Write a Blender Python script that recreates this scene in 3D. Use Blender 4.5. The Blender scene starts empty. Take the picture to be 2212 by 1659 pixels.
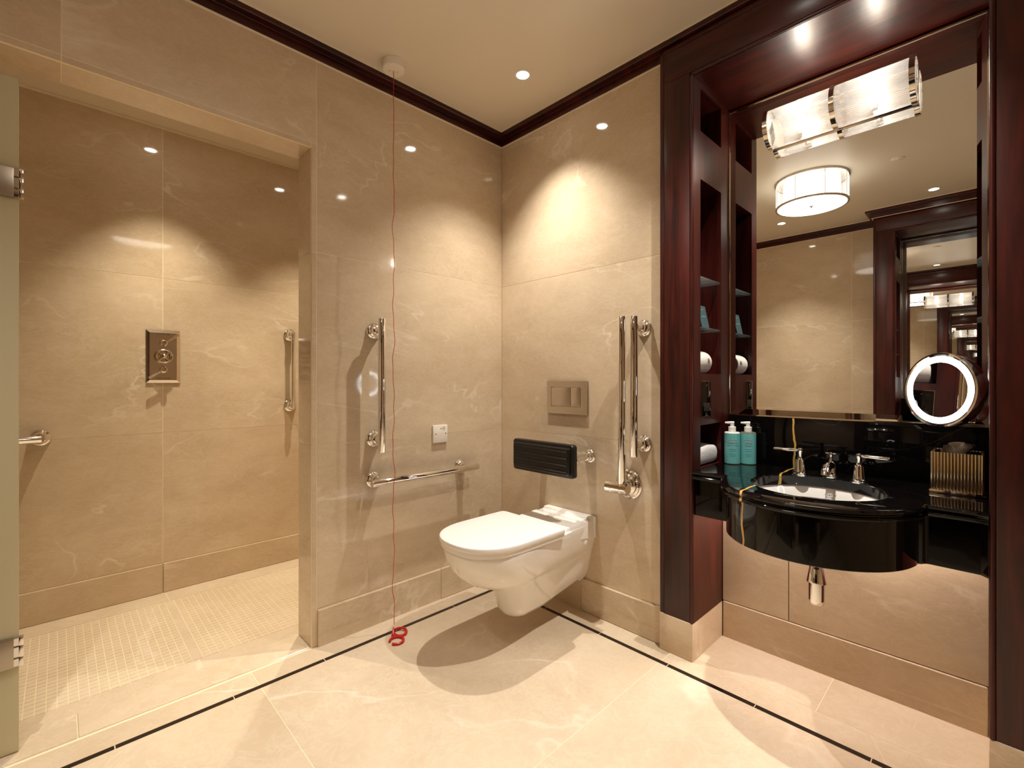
import bpy, bmesh, math, random
from mathutils import Vector, Matrix
random.seed(7)
PI = math.pi
scene = bpy.context.scene
COL = scene.collection

# ------------------------------------------------------------------ camera, world, exposure
cam_d = bpy.data.cameras.new('camera')
cam = bpy.data.objects.new('camera', cam_d)
COL.objects.link(cam)
FPX = 1011.5
cam_d.sensor_width = 36.0
cam_d.lens = FPX / 2212 * 36.0
cam_d.shift_y = -7.5 / 2212
cam_d.clip_start = 0.02
cam.location = (-1.7777, -1.9165, 1.08)
YAW = math.atan2(2150 - 1106, FPX)          # the room's long axis lies this far right of the view
fx, fy = math.cos(YAW), math.sin(YAW)
cam.rotation_euler = (PI / 2, 0, math.atan2(fy, fx) - PI / 2)
scene.camera = cam

world = bpy.data.worlds.new('world')
scene.world = world
world.use_nodes = True
world.node_tree.nodes['Background'].inputs[0].default_value = (0.9, 0.8, 0.65, 1)
world.node_tree.nodes['Background'].inputs[1].default_value = 0.0

vs = scene.view_settings
vs.view_transform = 'Standard'
vs.look = 'None'
vs.exposure = 0.98
vs.gamma = 1.0
vs.use_curve_mapping = False
cy = scene.cycles
cy.max_bounces = 12
cy.glossy_bounces = 11
cy.diffuse_bounces = 5
cy.transmission_bounces = 12
cy.transparent_max_bounces = 16
cy.caustics_reflective = False
cy.caustics_refractive = False
cy.sample_clamp_indirect = 4.0
cy.use_denoising = True

WARM = (1.0, 0.94, 0.85)
SPOT_W = 56.0
LAMP_E = 62.0
DRUM_E = 4.0

# ------------------------------------------------------------------ node helpers and materials
def new_mat(name):
    m = bpy.data.materials.new(name)
    m.use_nodes = True
    nt = m.node_tree
    return m, nt, nt.nodes['Principled BSDF']

def N(nt, kind, **kw):
    n = nt.nodes.new(kind)
    for k, v in kw.items():
        if k in n.bl_rna.properties and k not in n.inputs:
            setattr(n, k, v)
        else:
            n.inputs[k].default_value = v
    return n

def srgb(r, g, b):
    f = lambda c: (c / 255 / 12.92) if c / 255 <= 0.04045 else ((c / 255 + 0.055) / 1.055) ** 2.4
    return (f(r), f(g), f(b), 1)

def plain(name, col, rough=0.4, metal=0.0, spec=0.5, coat=0.0, emit=None, estr=0.0):
    m, nt, b = new_mat(name)
    b.inputs['Base Color'].default_value = col
    b.inputs['Roughness'].default_value = rough
    b.inputs['Metallic'].default_value = metal
    b.inputs['Specular IOR Level'].default_value = spec
    b.inputs['Coat Weight'].default_value = coat
    b.inputs['Coat Roughness'].default_value = 0.05
    if emit:
        b.inputs['Emission Color'].default_value = emit
        b.inputs['Emission Strength'].default_value = estr
    return m

def coords(nt, rnd=9.0):
    tc = N(nt, 'ShaderNodeTexCoord')
    oi = N(nt, 'ShaderNodeObjectInfo')
    mul = N(nt, 'ShaderNodeMath', operation='MULTIPLY')
    mul.inputs[1].default_value = rnd
    nt.links.new(oi.outputs['Random'], mul.inputs[0])
    add = N(nt, 'ShaderNodeVectorMath', operation='ADD')
    nt.links.new(tc.outputs['Object'], add.inputs[0])
    nt.links.new(mul.outputs[0], add.inputs[1])
    return add.outputs[0]

def vein(nt, vec, scale, width, dist=0.8, detail=6.0, rough=0.6):
    n = N(nt, 'ShaderNodeTexNoise', Scale=scale, Detail=detail, Roughness=rough, Distortion=dist)
    nt.links.new(vec, n.inputs['Vector'])
    s = N(nt, 'ShaderNodeMath', operation='SUBTRACT')
    nt.links.new(n.outputs['Fac'], s.inputs[0]); s.inputs[1].default_value = 0.5
    a = N(nt, 'ShaderNodeMath', operation='ABSOLUTE')
    nt.links.new(s.outputs[0], a.inputs[0])
    r = N(nt, 'ShaderNodeMapRange')
    r.inputs['From Min'].default_value = 0.0; r.inputs['From Max'].default_value = width
    r.inputs['To Min'].default_value = 1.0; r.inputs['To Max'].default_value = 0.0
    nt.links.new(a.outputs[0], r.inputs['Value'])
    return r.outputs['Result']

def mulv(nt, a, b):
    m = N(nt, 'ShaderNodeMath', operation='MULTIPLY')
    for i, v in enumerate((a, b)):
        if isinstance(v, (int, float)): m.inputs[i].default_value = v
        else: nt.links.new(v, m.inputs[i])
    return m.outputs[0]

def mixc(nt, fac, a, b):
    m = N(nt, 'ShaderNodeMix', data_type='RGBA')
    if isinstance(fac, (int, float)): m.inputs[0].default_value = fac
    else: nt.links.new(fac, m.inputs[0])
    for i, v in ((6, a), (7, b)):
        if isinstance(v, tuple): m.inputs[i].default_value = v
        else: nt.links.new(v, m.inputs[i])
    return m.outputs[2]

def marble(name, lo, hi, vcol, rough=0.06, spec=0.5, vs=1.0):
    m, nt, b = new_mat(name)
    v = coords(nt)
    mp = N(nt, 'ShaderNodeMapping')
    mp.inputs['Rotation'].default_value = (0.5, 0.55, 0.4)
    mp.inputs['Scale'].default_value = (1.0, 1.0, 1.9)
    nt.links.new(v, mp.inputs['Vector']); v = mp.outputs[0]
    n = N(nt, 'ShaderNodeTexNoise', Scale=2.2, Detail=8.0, Roughness=0.62, Distortion=0.5)
    nt.links.new(v, n.inputs['Vector'])
    r = N(nt, 'ShaderNodeMapRange')
    r.inputs['From Min'].default_value = 0.32; r.inputs['From Max'].default_value = 0.68
    nt.links.new(n.outputs['Fac'], r.inputs['Value'])
    c = mixc(nt, r.outputs['Result'], lo, hi)
    brk = N(nt, 'ShaderNodeTexNoise', Scale=2.6, Detail=3.0)
    nt.links.new(v, brk.inputs['Vector'])
    br = N(nt, 'ShaderNodeMapRange')
    br.inputs['From Min'].default_value = 0.44; br.inputs['From Max'].default_value = 0.70
    nt.links.new(brk.outputs['Fac'], br.inputs['Value'])
    v1 = mulv(nt, mulv(nt, vein(nt, v, 0.9, 0.010, 0.7, 4.5, 0.55), br.outputs['Result']), 0.7 * vs)
    c = mixc(nt, v1, c, vcol)
    v2 = mulv(nt, mulv(nt, vein(nt, v, 5.0, 0.03, 0.5, 9.0, 0.75), br.outputs['Result']), 0.30 * vs)
    c = mixc(nt, v2, c, vcol)
    v3 = mulv(nt, vein(nt, v, 14.0, 0.05, 0.8, 8.0, 0.7), 0.15 * vs)
    c = mixc(nt, v3, c, vcol)
    nt.links.new(c, b.inputs['Base Color'])
    b.inputs['Roughness'].default_value = rough
    b.inputs['Specular IOR Level'].default_value = spec
    return m

def wood(name, lo, hi, axis='z', rough=0.34, coat=0.16):
    m, nt, b = new_mat(name)
    v = coords(nt, 5.0)
    mp = N(nt, 'ShaderNodeMapping')
    s = {'x': (1.2, 14, 14), 'y': (14, 1.2, 14), 'z': (14, 14, 1.2)}[axis]
    mp.inputs['Scale'].default_value = s
    nt.links.new(v, mp.inputs['Vector'])
    n = N(nt, 'ShaderNodeTexNoise', Scale=2.0, Detail=8.0, Roughness=0.6, Distortion=0.9)
    nt.links.new(mp.outputs[0], n.inputs['Vector'])
    r = N(nt, 'ShaderNodeMapRange')
    r.inputs['From Min'].default_value = 0.33; r.inputs['From Max'].default_value = 0.68
    nt.links.new(n.outputs['Fac'], r.inputs['Value'])
    c = mixc(nt, r.outputs['Result'], lo, hi)
    nt.links.new(c, b.inputs['Base Color'])
    b.inputs['Roughness'].default_value = rough
    b.inputs['Specular IOR Level'].default_value = 0.32
    b.inputs['Coat Weight'].default_value = coat
    b.inputs['Coat Roughness'].default_value = 0.28
    return m

def black_marble(name, vein_y):
    """near-black marble with one gold vein crossing at local y = vein_y and hair-thin white veins"""
    m, nt, b = new_mat(name)
    tc = N(nt, 'ShaderNodeTexCoord'); v = tc.outputs['Object']
    sep = N(nt, 'ShaderNodeSeparateXYZ'); nt.links.new(v, sep.inputs[0])
    wob = N(nt, 'ShaderNodeTexNoise', Scale=9.0, Detail=3.0)
    nt.links.new(v, wob.inputs['Vector'])
    w = mulv(nt, wob.outputs['Fac'], 0.03)
    a = N(nt, 'ShaderNodeMath', operation='ADD'); nt.links.new(sep.outputs[1], a.inputs[0]); nt.links.new(w, a.inputs[1])
    s = N(nt, 'ShaderNodeMath', operation='SUBTRACT'); nt.links.new(a.outputs[0], s.inputs[0]); s.inputs[1].default_value = vein_y + 0.015
    ab = N(nt, 'ShaderNodeMath', operation='ABSOLUTE'); nt.links.new(s.outputs[0], ab.inputs[0])
    lt = N(nt, 'ShaderNodeMapRange')
    lt.inputs['From Min'].default_value = 0.0028; lt.inputs['From Max'].default_value = 0.0042
    lt.inputs['To Min'].default_value = 1.0; lt.inputs['To Max'].default_value = 0.0
    nt.links.new(ab.outputs[0], lt.inputs['Value'])
    c = mixc(nt, mulv(nt, vein(nt, v, 1.6, 0.0012, 0.3, 1.0), 0.05), srgb(10, 8, 8), srgb(150, 140, 120))
    c = mixc(nt, lt.outputs['Result'], c, srgb(205, 165, 85))
    nt.links.new(c, b.inputs['Base Color'])
    b.inputs['Roughness'].default_value = 0.03
    b.inputs['Specular IOR Level'].default_value = 0.36
    return m

def thin_glass(name, tint, gloss=0.12, frost=0.0, rough=0.05):
    """clear sheet glass: light passes straight through, with a mirror-like share at the surface"""
    m, nt, b = new_mat(name)
    out = nt.nodes['Material Output']
    nt.nodes.remove(b)
    tr = N(nt, 'ShaderNodeBsdfTransparent', Color=tint)
    gl = N(nt, 'ShaderNodeBsdfGlossy', Color=(1, 1, 1, 1), Roughness=rough)
    fr = N(nt, 'ShaderNodeFresnel', IOR=1.5)
    ad = N(nt, 'ShaderNodeMath', operation='ADD'); ad.inputs[1].default_value = gloss; ad.use_clamp = True
    nt.links.new(fr.outputs[0], ad.inputs[0])
    mx = N(nt, 'ShaderNodeMixShader')
    nt.links.new(ad.outputs[0], mx.inputs[0]); nt.links.new(tr.outputs[0], mx.inputs[1]); nt.links.new(gl.outputs[0], mx.inputs[2])
    last = mx
    if frost > 0:
        df = N(nt, 'ShaderNodeBsdfTranslucent', Color=tint)
        d2 = N(nt, 'ShaderNodeBsdfDiffuse', Color=tint)
        hf = N(nt, 'ShaderNodeMixShader'); hf.inputs[0].default_value = 0.5
        nt.links.new(df.outputs[0], hf.inputs[1]); nt.links.new(d2.outputs[0], hf.inputs[2])
        m2 = N(nt, 'ShaderNodeMixShader'); m2.inputs[0].default_value = frost
        nt.links.new(mx.outputs[0], m2.inputs[1]); nt.links.new(hf.outputs[0], m2.inputs[2])
        last = m2
    nt.links.new(last.outputs[0], out.inputs['Surface'])
    return m

def emitter(name, col, strength):
    m, nt, b = new_mat(name)
    out = nt.nodes['Material Output']; nt.nodes.remove(b)
    e = N(nt, 'ShaderNodeEmission', Color=(*col, 1), Strength=strength)
    nt.links.new(e.outputs[0], out.inputs['Surface'])
    return m

M = {}
M['wall_stone'] = marble('wall_stone', srgb(195, 173, 144), srgb(212, 192, 164), srgb(236, 223, 203), 0.06)
M['floor_stone'] = marble('floor_stone', srgb(203, 183, 156), srgb(219, 201, 176), srgb(238, 228, 210), 0.16)
M['mosaic_stone'] = marble('mosaic_stone', srgb(208, 189, 160), srgb(223, 206, 180), srgb(240, 230, 212), 0.3, vs=0.5)
M['grout'] = plain('grout', srgb(240, 222, 190), 0.6)
M['black_inlay'] = plain('black_inlay', srgb(30, 22, 18), 0.12)
M['paint'] = plain('ceiling_paint', srgb(228, 217, 198), 0.42)
M['white_bead'] = plain('white_bead', srgb(238, 226, 205), 0.5)
WOOD_LO, WOOD_HI = srgb(36, 8, 6), srgb(78, 24, 16)
M['wood_z'] = wood('mahogany_upright', WOOD_LO, WOOD_HI, 'z')
M['wood_y'] = wood('mahogany_across', WOOD_LO, WOOD_HI, 'y')
M['wood_x'] = wood('mahogany_deep', WOOD_LO, WOOD_HI, 'x')
M['chrome'] = plain('chrome', (0.88, 0.86, 0.84, 1), 0.045, 1.0)
M['satin'] = plain('satin_steel', (0.62, 0.56, 0.48, 1), 0.26, 1.0)
M['dull_steel'] = plain('dull_steel', (0.46, 0.41, 0.34, 1), 0.34, 1.0)
M['nickel'] = plain('polished_nickel', (0.72, 0.64, 0.55, 1), 0.08, 1.0)
M['gold'] = plain('gilded_metal', (0.84, 0.70, 0.48, 1), 0.2, 1.0)
M['mirror'] = plain('silvered_glass', (0.93, 0.93, 0.91, 1), 0.0, 1.0)
M['ceramic'] = plain('glazed_ceramic', srgb(244, 240, 234), 0.06, 0, 0.5, 0.4)
M['seat_white'] = plain('seat_plastic', srgb(246, 242, 236), 0.22)
M['black_pad'] = plain('black_vinyl', srgb(15, 14, 14), 0.3)
M['white_plastic'] = plain('white_plastic', srgb(236, 228, 216), 0.35)
M['red'] = plain('red_plastic', srgb(200, 22, 26), 0.35)
M['red_cord'] = plain('red_cord', srgb(190, 45, 40), 0.7)
M['dark_dot'] = plain('dark_dot', srgb(30, 26, 24), 0.5)
M['teal'] = plain('teal_label', srgb(112, 190, 188), 0.3)
M['pump'] = plain('pump_white', srgb(240, 234, 228), 0.3)
M['clear_amber'] = thin_glass('clear_amber', (0.85, 0.8, 0.62, 1), 0.05, 0.3)
M['ink'] = plain('label_ink', srgb(122, 40, 52), 0.6)
M['ink_red'] = plain('label_red', srgb(190, 60, 70), 0.6)
M['ink_grey'] = plain('label_grey', srgb(60, 110, 115), 0.6)
M['towel'] = plain('terry_white', srgb(236, 230, 228), 0.95)
def terry(m):
    nt = m.node_tree; b = nt.nodes['Principled BSDF']
    tc = N(nt, 'ShaderNodeTexCoord'); n = N(nt, 'ShaderNodeTexNoise', Scale=260.0, Detail=3.0)
    nt.links.new(tc.outputs['Object'], n.inputs['Vector'])
    bp = N(nt, 'ShaderNodeBump', Strength=0.7, Distance=0.003)
    nt.links.new(n.outputs['Fac'], bp.inputs['Height']); nt.links.new(bp.outputs[0], b.inputs['Normal'])
terry(M['towel'])
M['towel_grey'] = plain('terry_grey', srgb(190, 184, 180), 0.95)
M['paper'] = plain('tissue_paper', srgb(238, 230, 220), 0.9)
M['emblem'] = plain('emblem_brown', srgb(110, 50, 30), 0.6)
M['card'] = plain('dark_teal_card', srgb(60, 88, 92), 0.55)
M['card_print'] = plain('card_print', srgb(130, 150, 150), 0.6)
M['black_glass'] = plain('black_glass', srgb(8, 8, 10), 0.03, 0, 0.6)
M['counter'] = black_marble('black_marble_counter', 0.142)
M['splash'] = black_marble('black_marble_splash', 0.146)
M['glass'] = thin_glass('clear_glass', (0.93, 0.97, 0.95, 1), 0.02)
M['shelf_glass'] = thin_glass('shelf_glass', (0.92, 0.97, 0.95, 1), 0.03, 0.04)
M['frosted'] = thin_glass('frosted_glass', (0.82, 0.79, 0.62, 1), 0.05, 0.75, 0.25)
M['rib_glass'] = thin_glass('ribbed_glass', (0.97, 0.96, 0.94, 1), 0.08, 0.15)
M['bulb'] = emitter('bulb_glow', (1.0, 0.93, 0.83), LAMP_E)
M['drum_side'] = emitter('drum_side_glow', (1.0, 0.93, 0.83), 1.5)
M['drum_glow'] = emitter('drum_glow', (1.0, 0.93, 0.83), DRUM_E)
M['downlight'] = emitter('downlight_glow', (1.0, 0.94, 0.84), 22.0)
M['ring_glow'] = emitter('ring_glow', (0.93, 0.96, 1.0), 9.0)
M['led'] = emitter('led_strip_glow', (1.0, 0.87, 0.78), 100.0)

# ------------------------------------------------------------------ mesh helpers
class G:
    """collects geometry in world coordinates for ONE mesh object"""
    def __init__(s): s.v = []; s.f = []
    def add(s, vs_, fs):
        o = len(s.v); s.v += [tuple(p) for p in vs_]; s.f += [tuple(i + o for i in f) for f in fs]; return s
    def box(s, x0, x1, y0, y1, z0, z1, bev=0.0, seg=2):
        x0, x1 = min(x0, x1), max(x0, x1); y0, y1 = min(y0, y1), max(y0, y1); z0, z1 = min(z0, z1), max(z0, z1)
        if bev <= 0:
            vs_ = [(x, y, z) for x in (x0, x1) for y in (y0, y1) for z in (z0, z1)]
            return s.add(vs_, [(0, 1, 3, 2), (4, 6, 7, 5), (0, 4, 5, 1), (2, 3, 7, 6), (0, 2, 6, 4), (1, 5, 7, 3)])
        bm = bmesh.new()
        bmesh.ops.create_cube(bm, size=1)
        for v in bm.verts:
            v.co = Vector(((x0 + x1) / 2 + v.co.x * (x1 - x0), (y0 + y1) / 2 + v.co.y * (y1 - y0), (z0 + z1) / 2 + v.co.z * (z1 - z0)))
        bmesh.ops.bevel(bm, geom=bm.edges[:], offset=bev, segments=seg, profile=0.5, affect='EDGES')
        return s.bm(bm)
    def bm(s, bm):
        bm.verts.index_update()
        s.add([v.co for v in bm.verts], [[v.index for v in f.verts] for f in bm.faces]); bm.free(); return s
    def lathe(s, prof, c, axis='z', seg=32, a0=0.0, a1=2 * PI, caps=True):
        """prof = [(radius, along)], swept about axis through c"""
        full = abs(a1 - a0 - 2 * PI) < 1e-6
        n = seg if full else seg + 1
        ax = Vector({'x': (1, 0, 0), 'y': (0, 1, 0), 'z': (0, 0, 1), '-x': (-1, 0, 0), '-y': (0, -1, 0), '-z': (0, 0, -1)}[axis] if isinstance(axis, str) else axis).normalized()
        u = ax.orthogonal().normalized(); w = ax.cross(u)
        c = Vector(c); vs_ = []; fs = []
        for r, h in prof:
            for i in range(n):
                a = a0 + (a1 - a0) * i / seg
                vs_.append(c + ax * h + (u * math.cos(a) + w * math.sin(a)) * r)
        m = len(prof)
        for j in range(m - 1):
            for i in range(n if full else n - 1):
                k = (i + 1) % n
                fs.append((j * n + i, j * n + k, (j + 1) * n + k, (j + 1) * n + i))
        if full and caps and prof[0] != prof[-1]:
            if prof[0][0] > 1e-6: fs.append(tuple(range(n - 1, -1, -1)))
            if prof[-1][0] > 1e-6: fs.append(tuple((m - 1) * n + i for i in range(n)))
        return s.add(vs_, fs)
    def cyl(s, c, r, h, axis='z', seg=32, bev=0.0):
        p = [(r, 0), (r, h)] if bev <= 0 else [(r - bev, 0), (r - bev * .3, bev * .3), (r, bev), (r, h - bev), (r - bev * .3, h - bev * .3), (r - bev, h)]
        return s.lathe(p, c, axis, seg)
    def tube(s, pts, r, seg=12, caps=True):
        pts = [Vector(p) for p in pts]; n = len(pts); vs_ = []; fs = []
        t0 = (pts[1] - pts[0]).normalized(); u = t0.orthogonal().normalized()
        for i, p in enumerate(pts):
            t = (pts[min(i + 1, n - 1)] - pts[max(i - 1, 0)]).normalized()
            u = (u - t * u.dot(t)).normalized(); w = t.cross(u)
            rr = r[i] if isinstance(r, (list, tuple)) else r
            for k in range(seg):
                a = 2 * PI * k / seg
                vs_.append(p + (u * math.cos(a) + w * math.sin(a)) * rr)
        for i in range(n - 1):
            for k in range(seg):
                q = (k + 1) % seg
                fs.append((i * seg + k, i * seg + q, (i + 1) * seg + q, (i + 1) * seg + k))
        if caps:
            fs.append(tuple(range(seg - 1, -1, -1))); fs.append(tuple((n - 1) * seg + k for k in range(seg)))
        return s.add(vs_, fs)
    def rings(s, rings, cap0=True, cap1=True):
        n = len(rings[0]); vs_ = [p for r in rings for p in r]; fs = []
        for j in range(len(rings) - 1):
            for i in range(n):
                k = (i + 1) % n
                fs.append((j * n + i, j * n + k, (j + 1) * n + k, (j + 1) * n + i))
        if cap0: fs.append(tuple(range(n - 1, -1, -1)))
        if cap1: fs.append(tuple((len(rings) - 1) * n + i for i in range(n)))
        return s.add(vs_, fs)
    def xform(s, mat):
        s.v = [tuple(mat @ Vector(p)) for p in s.v]; return s
    def build(s, name, mat, parent=None, smooth=True, angle=35, origin=None, flip=True):
        me = bpy.data.meshes.new(name)
        if origin is None:
            origin = Vector(parent['base']) if parent is not None and 'base' in parent else Vector((0, 0, 0))
        origin = Vector(origin)
        me.from_pydata([tuple(Vector(p) - origin) for p in s.v], [], s.f)
        bm = bmesh.new(); bm.from_mesh(me)
        bmesh.ops.recalc_face_normals(bm, faces=bm.faces[:]); bm.to_mesh(me); bm.free()
        me.materials.append(mat if not isinstance(mat, str) else M[mat])
        if smooth:
            me.shade_smooth(); me.set_sharp_from_angle(angle=math.radians(angle))
        o = bpy.data.objects.new(name, me); COL.objects.link(o)
        if parent is not None:
            o.parent = parent
            pb = Vector(parent['base']) if 'base' in parent else Vector((0, 0, 0))
            o.location = origin - pb
        else:
            o.location = origin
        o['base'] = tuple(origin)
        return o

def tag(o, label, cat, group=None):
    o['label'] = label; o['category'] = cat
    if group: o['group'] = group
    return o
def thing(name, loc, label, cat, group=None):
    o = bpy.data.objects.new(name, None); COL.objects.link(o)
    o.location = loc; o['base'] = tuple(loc); o.empty_display_size = 0.05
    return tag(o, label, cat, group)
def struct(o):
    o['kind'] = 'structure'; return o
def centre_box(name, mat, parent, x0, x1, y0, y1, z0, z1, bev=0.0):
    g = G().box(x0, x1, y0, y1, z0, z1, bev, 1)
    return g.build(name, mat, parent, smooth=bev > 0, origin=((x0 + x1) / 2, (y0 + y1) / 2, (z0 + z1) / 2))
def copy_tree(o, parent=None):
    c = o.copy(); COL.objects.link(c); c.parent = parent
    for ch in list(o.children): copy_tree(ch, c)
    return c

# ------------------------------------------------------------------ key dimensions (metres; the corner is the origin)
ZC = 2.435                     # ceiling
XC, YD = -2.57, -2.95          # opposite wall, wall behind the camera
NY0, NY1 = -1.111, -1.905      # vanity niche sides
FY0, FY1 = -0.973, -2.043      # outer edges of the vanity surround
YC = -1.508
XM = 0.315                     # mirror plane
XP = 0.245                     # stone panel under the counter
SY = 1.037                     # shower back wall
JX = -1.045                    # right jamb of the shower opening
SOFF = 2.02                    # soffit of the shower opening
WT = 0.142                     # wall thickness
ROWS = [0.15, 0.815, 1.60, 2.382]
JT = 0.0013                    # half a joint

# ------------------------------------------------------------------ floor
floor = struct(G().box(-2.75, 0.42, -3.1, 0.0, -0.08, -0.0007).build('floor', 'grout', smooth=False))
def ftile(x0, x1, y0, y1, name='tile', mat='floor_stone', parent=None, z=0.0):
    centre_box(name, mat, parent or floor, x0 + JT, x1 - JT, y0 + JT, y1 - JT, z - 0.02, z)
IW = 0.009
IX, IY = -0.117, -0.112        # centre lines of the black inlay
for a, b in ((-2.57, -2.40), (-2.40, -1.265), (-1.265, 0.0)):
    ftile(a, b, IY + IW, -0.0)
for a, b in ((-1.02, IY + IW - 0.0), (-1.92, -1.02), (-2.95, -1.92)):
    ftile(IX + IW, 0.0, a, b if b > -0.5 else b)
for a, b in ((-1.508, NY0), (NY1, -1.508)):
    ftile(0.0, XP + 0.02, a, b)
ftx = [-2.72, -2.40, -1.265, IX - IW]
fty = [-2.95, -1.92, -1.02, IY - IW]
for i in range(3):
    for j in range(3):
        ftile(ftx[i], ftx[i + 1], fty[j], fty[j + 1])
k = 0
x = IX + IW
while x > -2.57:                                   # black inlay strips along the left wall
    x2 = max(x - 0.31, -2.57)
    centre_box('inlay_strip', 'black_inlay', floor, x2 + JT, x - JT, IY - IW, IY + IW, -0.02, 0.0003); x = x2
y = IY - IW
while y > -2.95:
    y2 = max(y - 0.31, -2.95)
    centre_box('inlay_strip', 'black_inlay', floor, IX - IW, IX + IW, y2 + JT, y - JT, -0.02, 0.0003); y = y2

# ------------------------------------------------------------------ ceiling and walls
ceiling = struct(G().box(-2.75, 0.42, -3.1, 0.02, ZC, ZC + 0.08).build('ceiling', 'paint', smooth=False))

def wtile(parent, axis, pos, thick, a0, a1, z0, z1, mat='wall_stone'):
    """a wall tile: front face on axis=pos, body going to pos+thick"""
    if axis == 'y': centre_box('tile', mat, parent, a0 + JT, a1 - JT, pos, pos + thick, z0 + JT, z1 - JT)
    else: centre_box('tile', mat, parent, pos, pos + thick, a0 + JT, a1 - JT, z0 + JT, z1 - JT)

# left wall (with the shower opening)
g = G().box(JX + 0.001, 0.0, 0.0007, WT - 0.012, 0, ZC).box(XC, JX + 0.001, 0.0007, WT - 0.012, SOFF + 0.0007, ZC)
wl = struct(g.build('wall_left', 'grout', smooth=False))
for i in range(3):
    wtile(wl, 'y', 0.0, 0.011, -1.025, 0.0, ROWS[i], ROWS[i + 1])
wtile(wl, 'y', 0.0, 0.011, -1.025, 0.0, 0.0, ROWS[0])
for a, b in ((-1.771, -1.025), (XC, -1.771)):
    wtile(wl, 'y', 0.0, 0.011, a, b, 2.041, ROWS[3])
    wtile(wl, 'y', 0.0, 0.011, a, b if b < -1.1 else JX, SOFF, 2.041)
for a, b in ((0.0, 0.815), (0.815, 1.60), (1.60, 2.041)):
    wtile(wl, 'y', 0.0, 0.011, JX, -1.025, a, b)
    centre_box('tile', 'wall_stone', wl, JX, JX + 0.011, 0.0112, WT, a + JT, min(b, SOFF) - JT)     # reveal
for a, b in ((-1.771, JX + 0.011), (XC, -1.771)):
    centre_box('tile', 'wall_stone', wl, a + JT, b - JT, 0.0111, WT, SOFF, SOFF + 0.011)          # soffit
centre_box('tile', 'wall_stone', wl, XC, JX + 0.011, WT - 0.012, WT, SOFF + 0.012, ZC)
centre_box('tile', 'wall_stone', wl, JX + 0.0113, 0.0, WT - 0.012, WT, 0, ZC)

# back wall (toilet wall), beside the surround
wb = struct(G().box(0.0007, 0.03, FY0 + 0.002, 0.0, 0, ZC).build('wall_back', 'grout', smooth=False))
wb2 = struct(G().box(0.0007, 0.03, YD, FY1 - 0.002, 0, ZC).build('wall_back_far', 'grout', smooth=False))
for i in range(3):
    wtile(wb, 'x', 0.0, 0.011, FY0 + 0.001, -0.0, ROWS[i], ROWS[i + 1])
    wtile(wb2, 'x', 0.0, 0.011, YD, FY1 - 0.001, ROWS[i], ROWS[i + 1])
# opposite wall with the second surround standing against it
OY0, OY1 = -1.235, -2.305
wo = struct(G().box(XC - 0.03, XC - 0.0007, OY0 + 0.002, 0.0, 0, ZC).box(XC - 0.03, XC - 0.0007, YD, OY1 - 0.002, 0, ZC).build('wall_opposite', 'grout', smooth=False))
for i in range(3):
    for a, b in ((-1.045, 0.0), (OY0 + 0.001, -1.045), (YD, OY1 - 0.001)):
        wtile(wo, 'x', XC - 0.011, 0.011, a, b, ROWS[i] if i else 0.0, ROWS[i + 1])
# wall behind the camera
wn = struct(G().box(XC, 0.42, YD - 0.03, YD - 0.0007, 0, ZC).build('wall_front', 'grout', smooth=False))
for i in range(3):
    for a, b in ((-1.285, 0.0), (XC, -1.285)):
        wtile(wn, 'y', YD - 0.011, 0.011, a, b, ROWS[i] if i else 0.0, ROWS[i + 1])

# baseboards, a stone upstand standing proud of the wall with a small chamfer
def baseboard(name, pieces):
    root = struct(G().box(*pieces[0][:4], 0.0, 0.002).build(name, 'grout', smooth=False))
    for p in pieces:
        centre_box('stone', 'wall_stone', root, *p, 0.0, 0.15, 0.003)
baseboard('baseboard_left', [(-1.022, -0.42, -0.013, -0.0005), (-0.4194, -0.0135, -0.013, -0.0005)])
baseboard('baseboard_back', [(-0.013, -0.0005, -0.56, -0.0005), (-0.013, -0.0005, FY0 + 0.004, -0.5606)])
baseboard('baseboard_niche', [(XP - 0.004, XP + 0.02, NY1 + 0.003, NY0 - 0.003)])

# stone access panels under the counter
wv = struct(G().box(XP + 0.012, XP + 0.04, NY1, NY0, 0.0, 0.70).build('wall_niche', 'wall_stone', smooth=False))
for a, b in ((-1.362, NY0 - 0.001), (NY1 + 0.001, -1.362)):
    centre_box('panel', 'wall_stone', wv, XP, XP + 0.014, a + 0.0016, b - 0.0016, 0.153, 0.70)

# cornice: mahogany crown moulding with a stepped profile, white caulk line at the ceiling
PROF = [(0.0, 2.376), (0.012, 2.376), (0.012, 2.408), (0.0135, 2.411), (0.041, 2.411), (0.044, 2.414), (0.044, ZC - 0.004), (0.0, ZC - 0.004)]
def sweep(path, prof):
    """path: plan polyline with the room on its right; prof: (out, z)"""
    g = G(); rings = []
    P = [Vector(p) for p in path]
    for i, p in enumerate(P):
        ns = []
        for a, b in ((i - 1, i), (i, i + 1)):
            if 0 <= a and b < len(P):
                d = (P[b] - P[a]).normalized(); ns.append(Vector((d.y, -d.x)))
        if len(ns) == 1: n = ns[0]
        else:
            n = (ns[0] + ns[1]); n = n / n.dot(ns[0])
        rings.append([(p.x + n.x * o, p.y + n.y * o, z) for o, z in prof])
    return g.rings(rings)
def crown(name, path):
    c = struct(sweep(path, PROF).build(name, 'wood_x', smooth=False))
    sweep(path, [(0.0, 2.3725), (0.008, 2.3725), (0.008, 2.3762), (0.0, 2.3762)]).build('caulk_line', 'white_bead', c, smooth=False)
    sweep(path, [(0.0, ZC - 0.0042), (0.047, ZC - 0.0042), (0.047, ZC), (0.0, ZC)]).build('caulk_line', 'white_bead', c, smooth=False)
    return c
crown('trim_1', [(XC, 0.0), (0.0, 0.0), (0.0, YD)])
OF = -2.29
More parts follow.
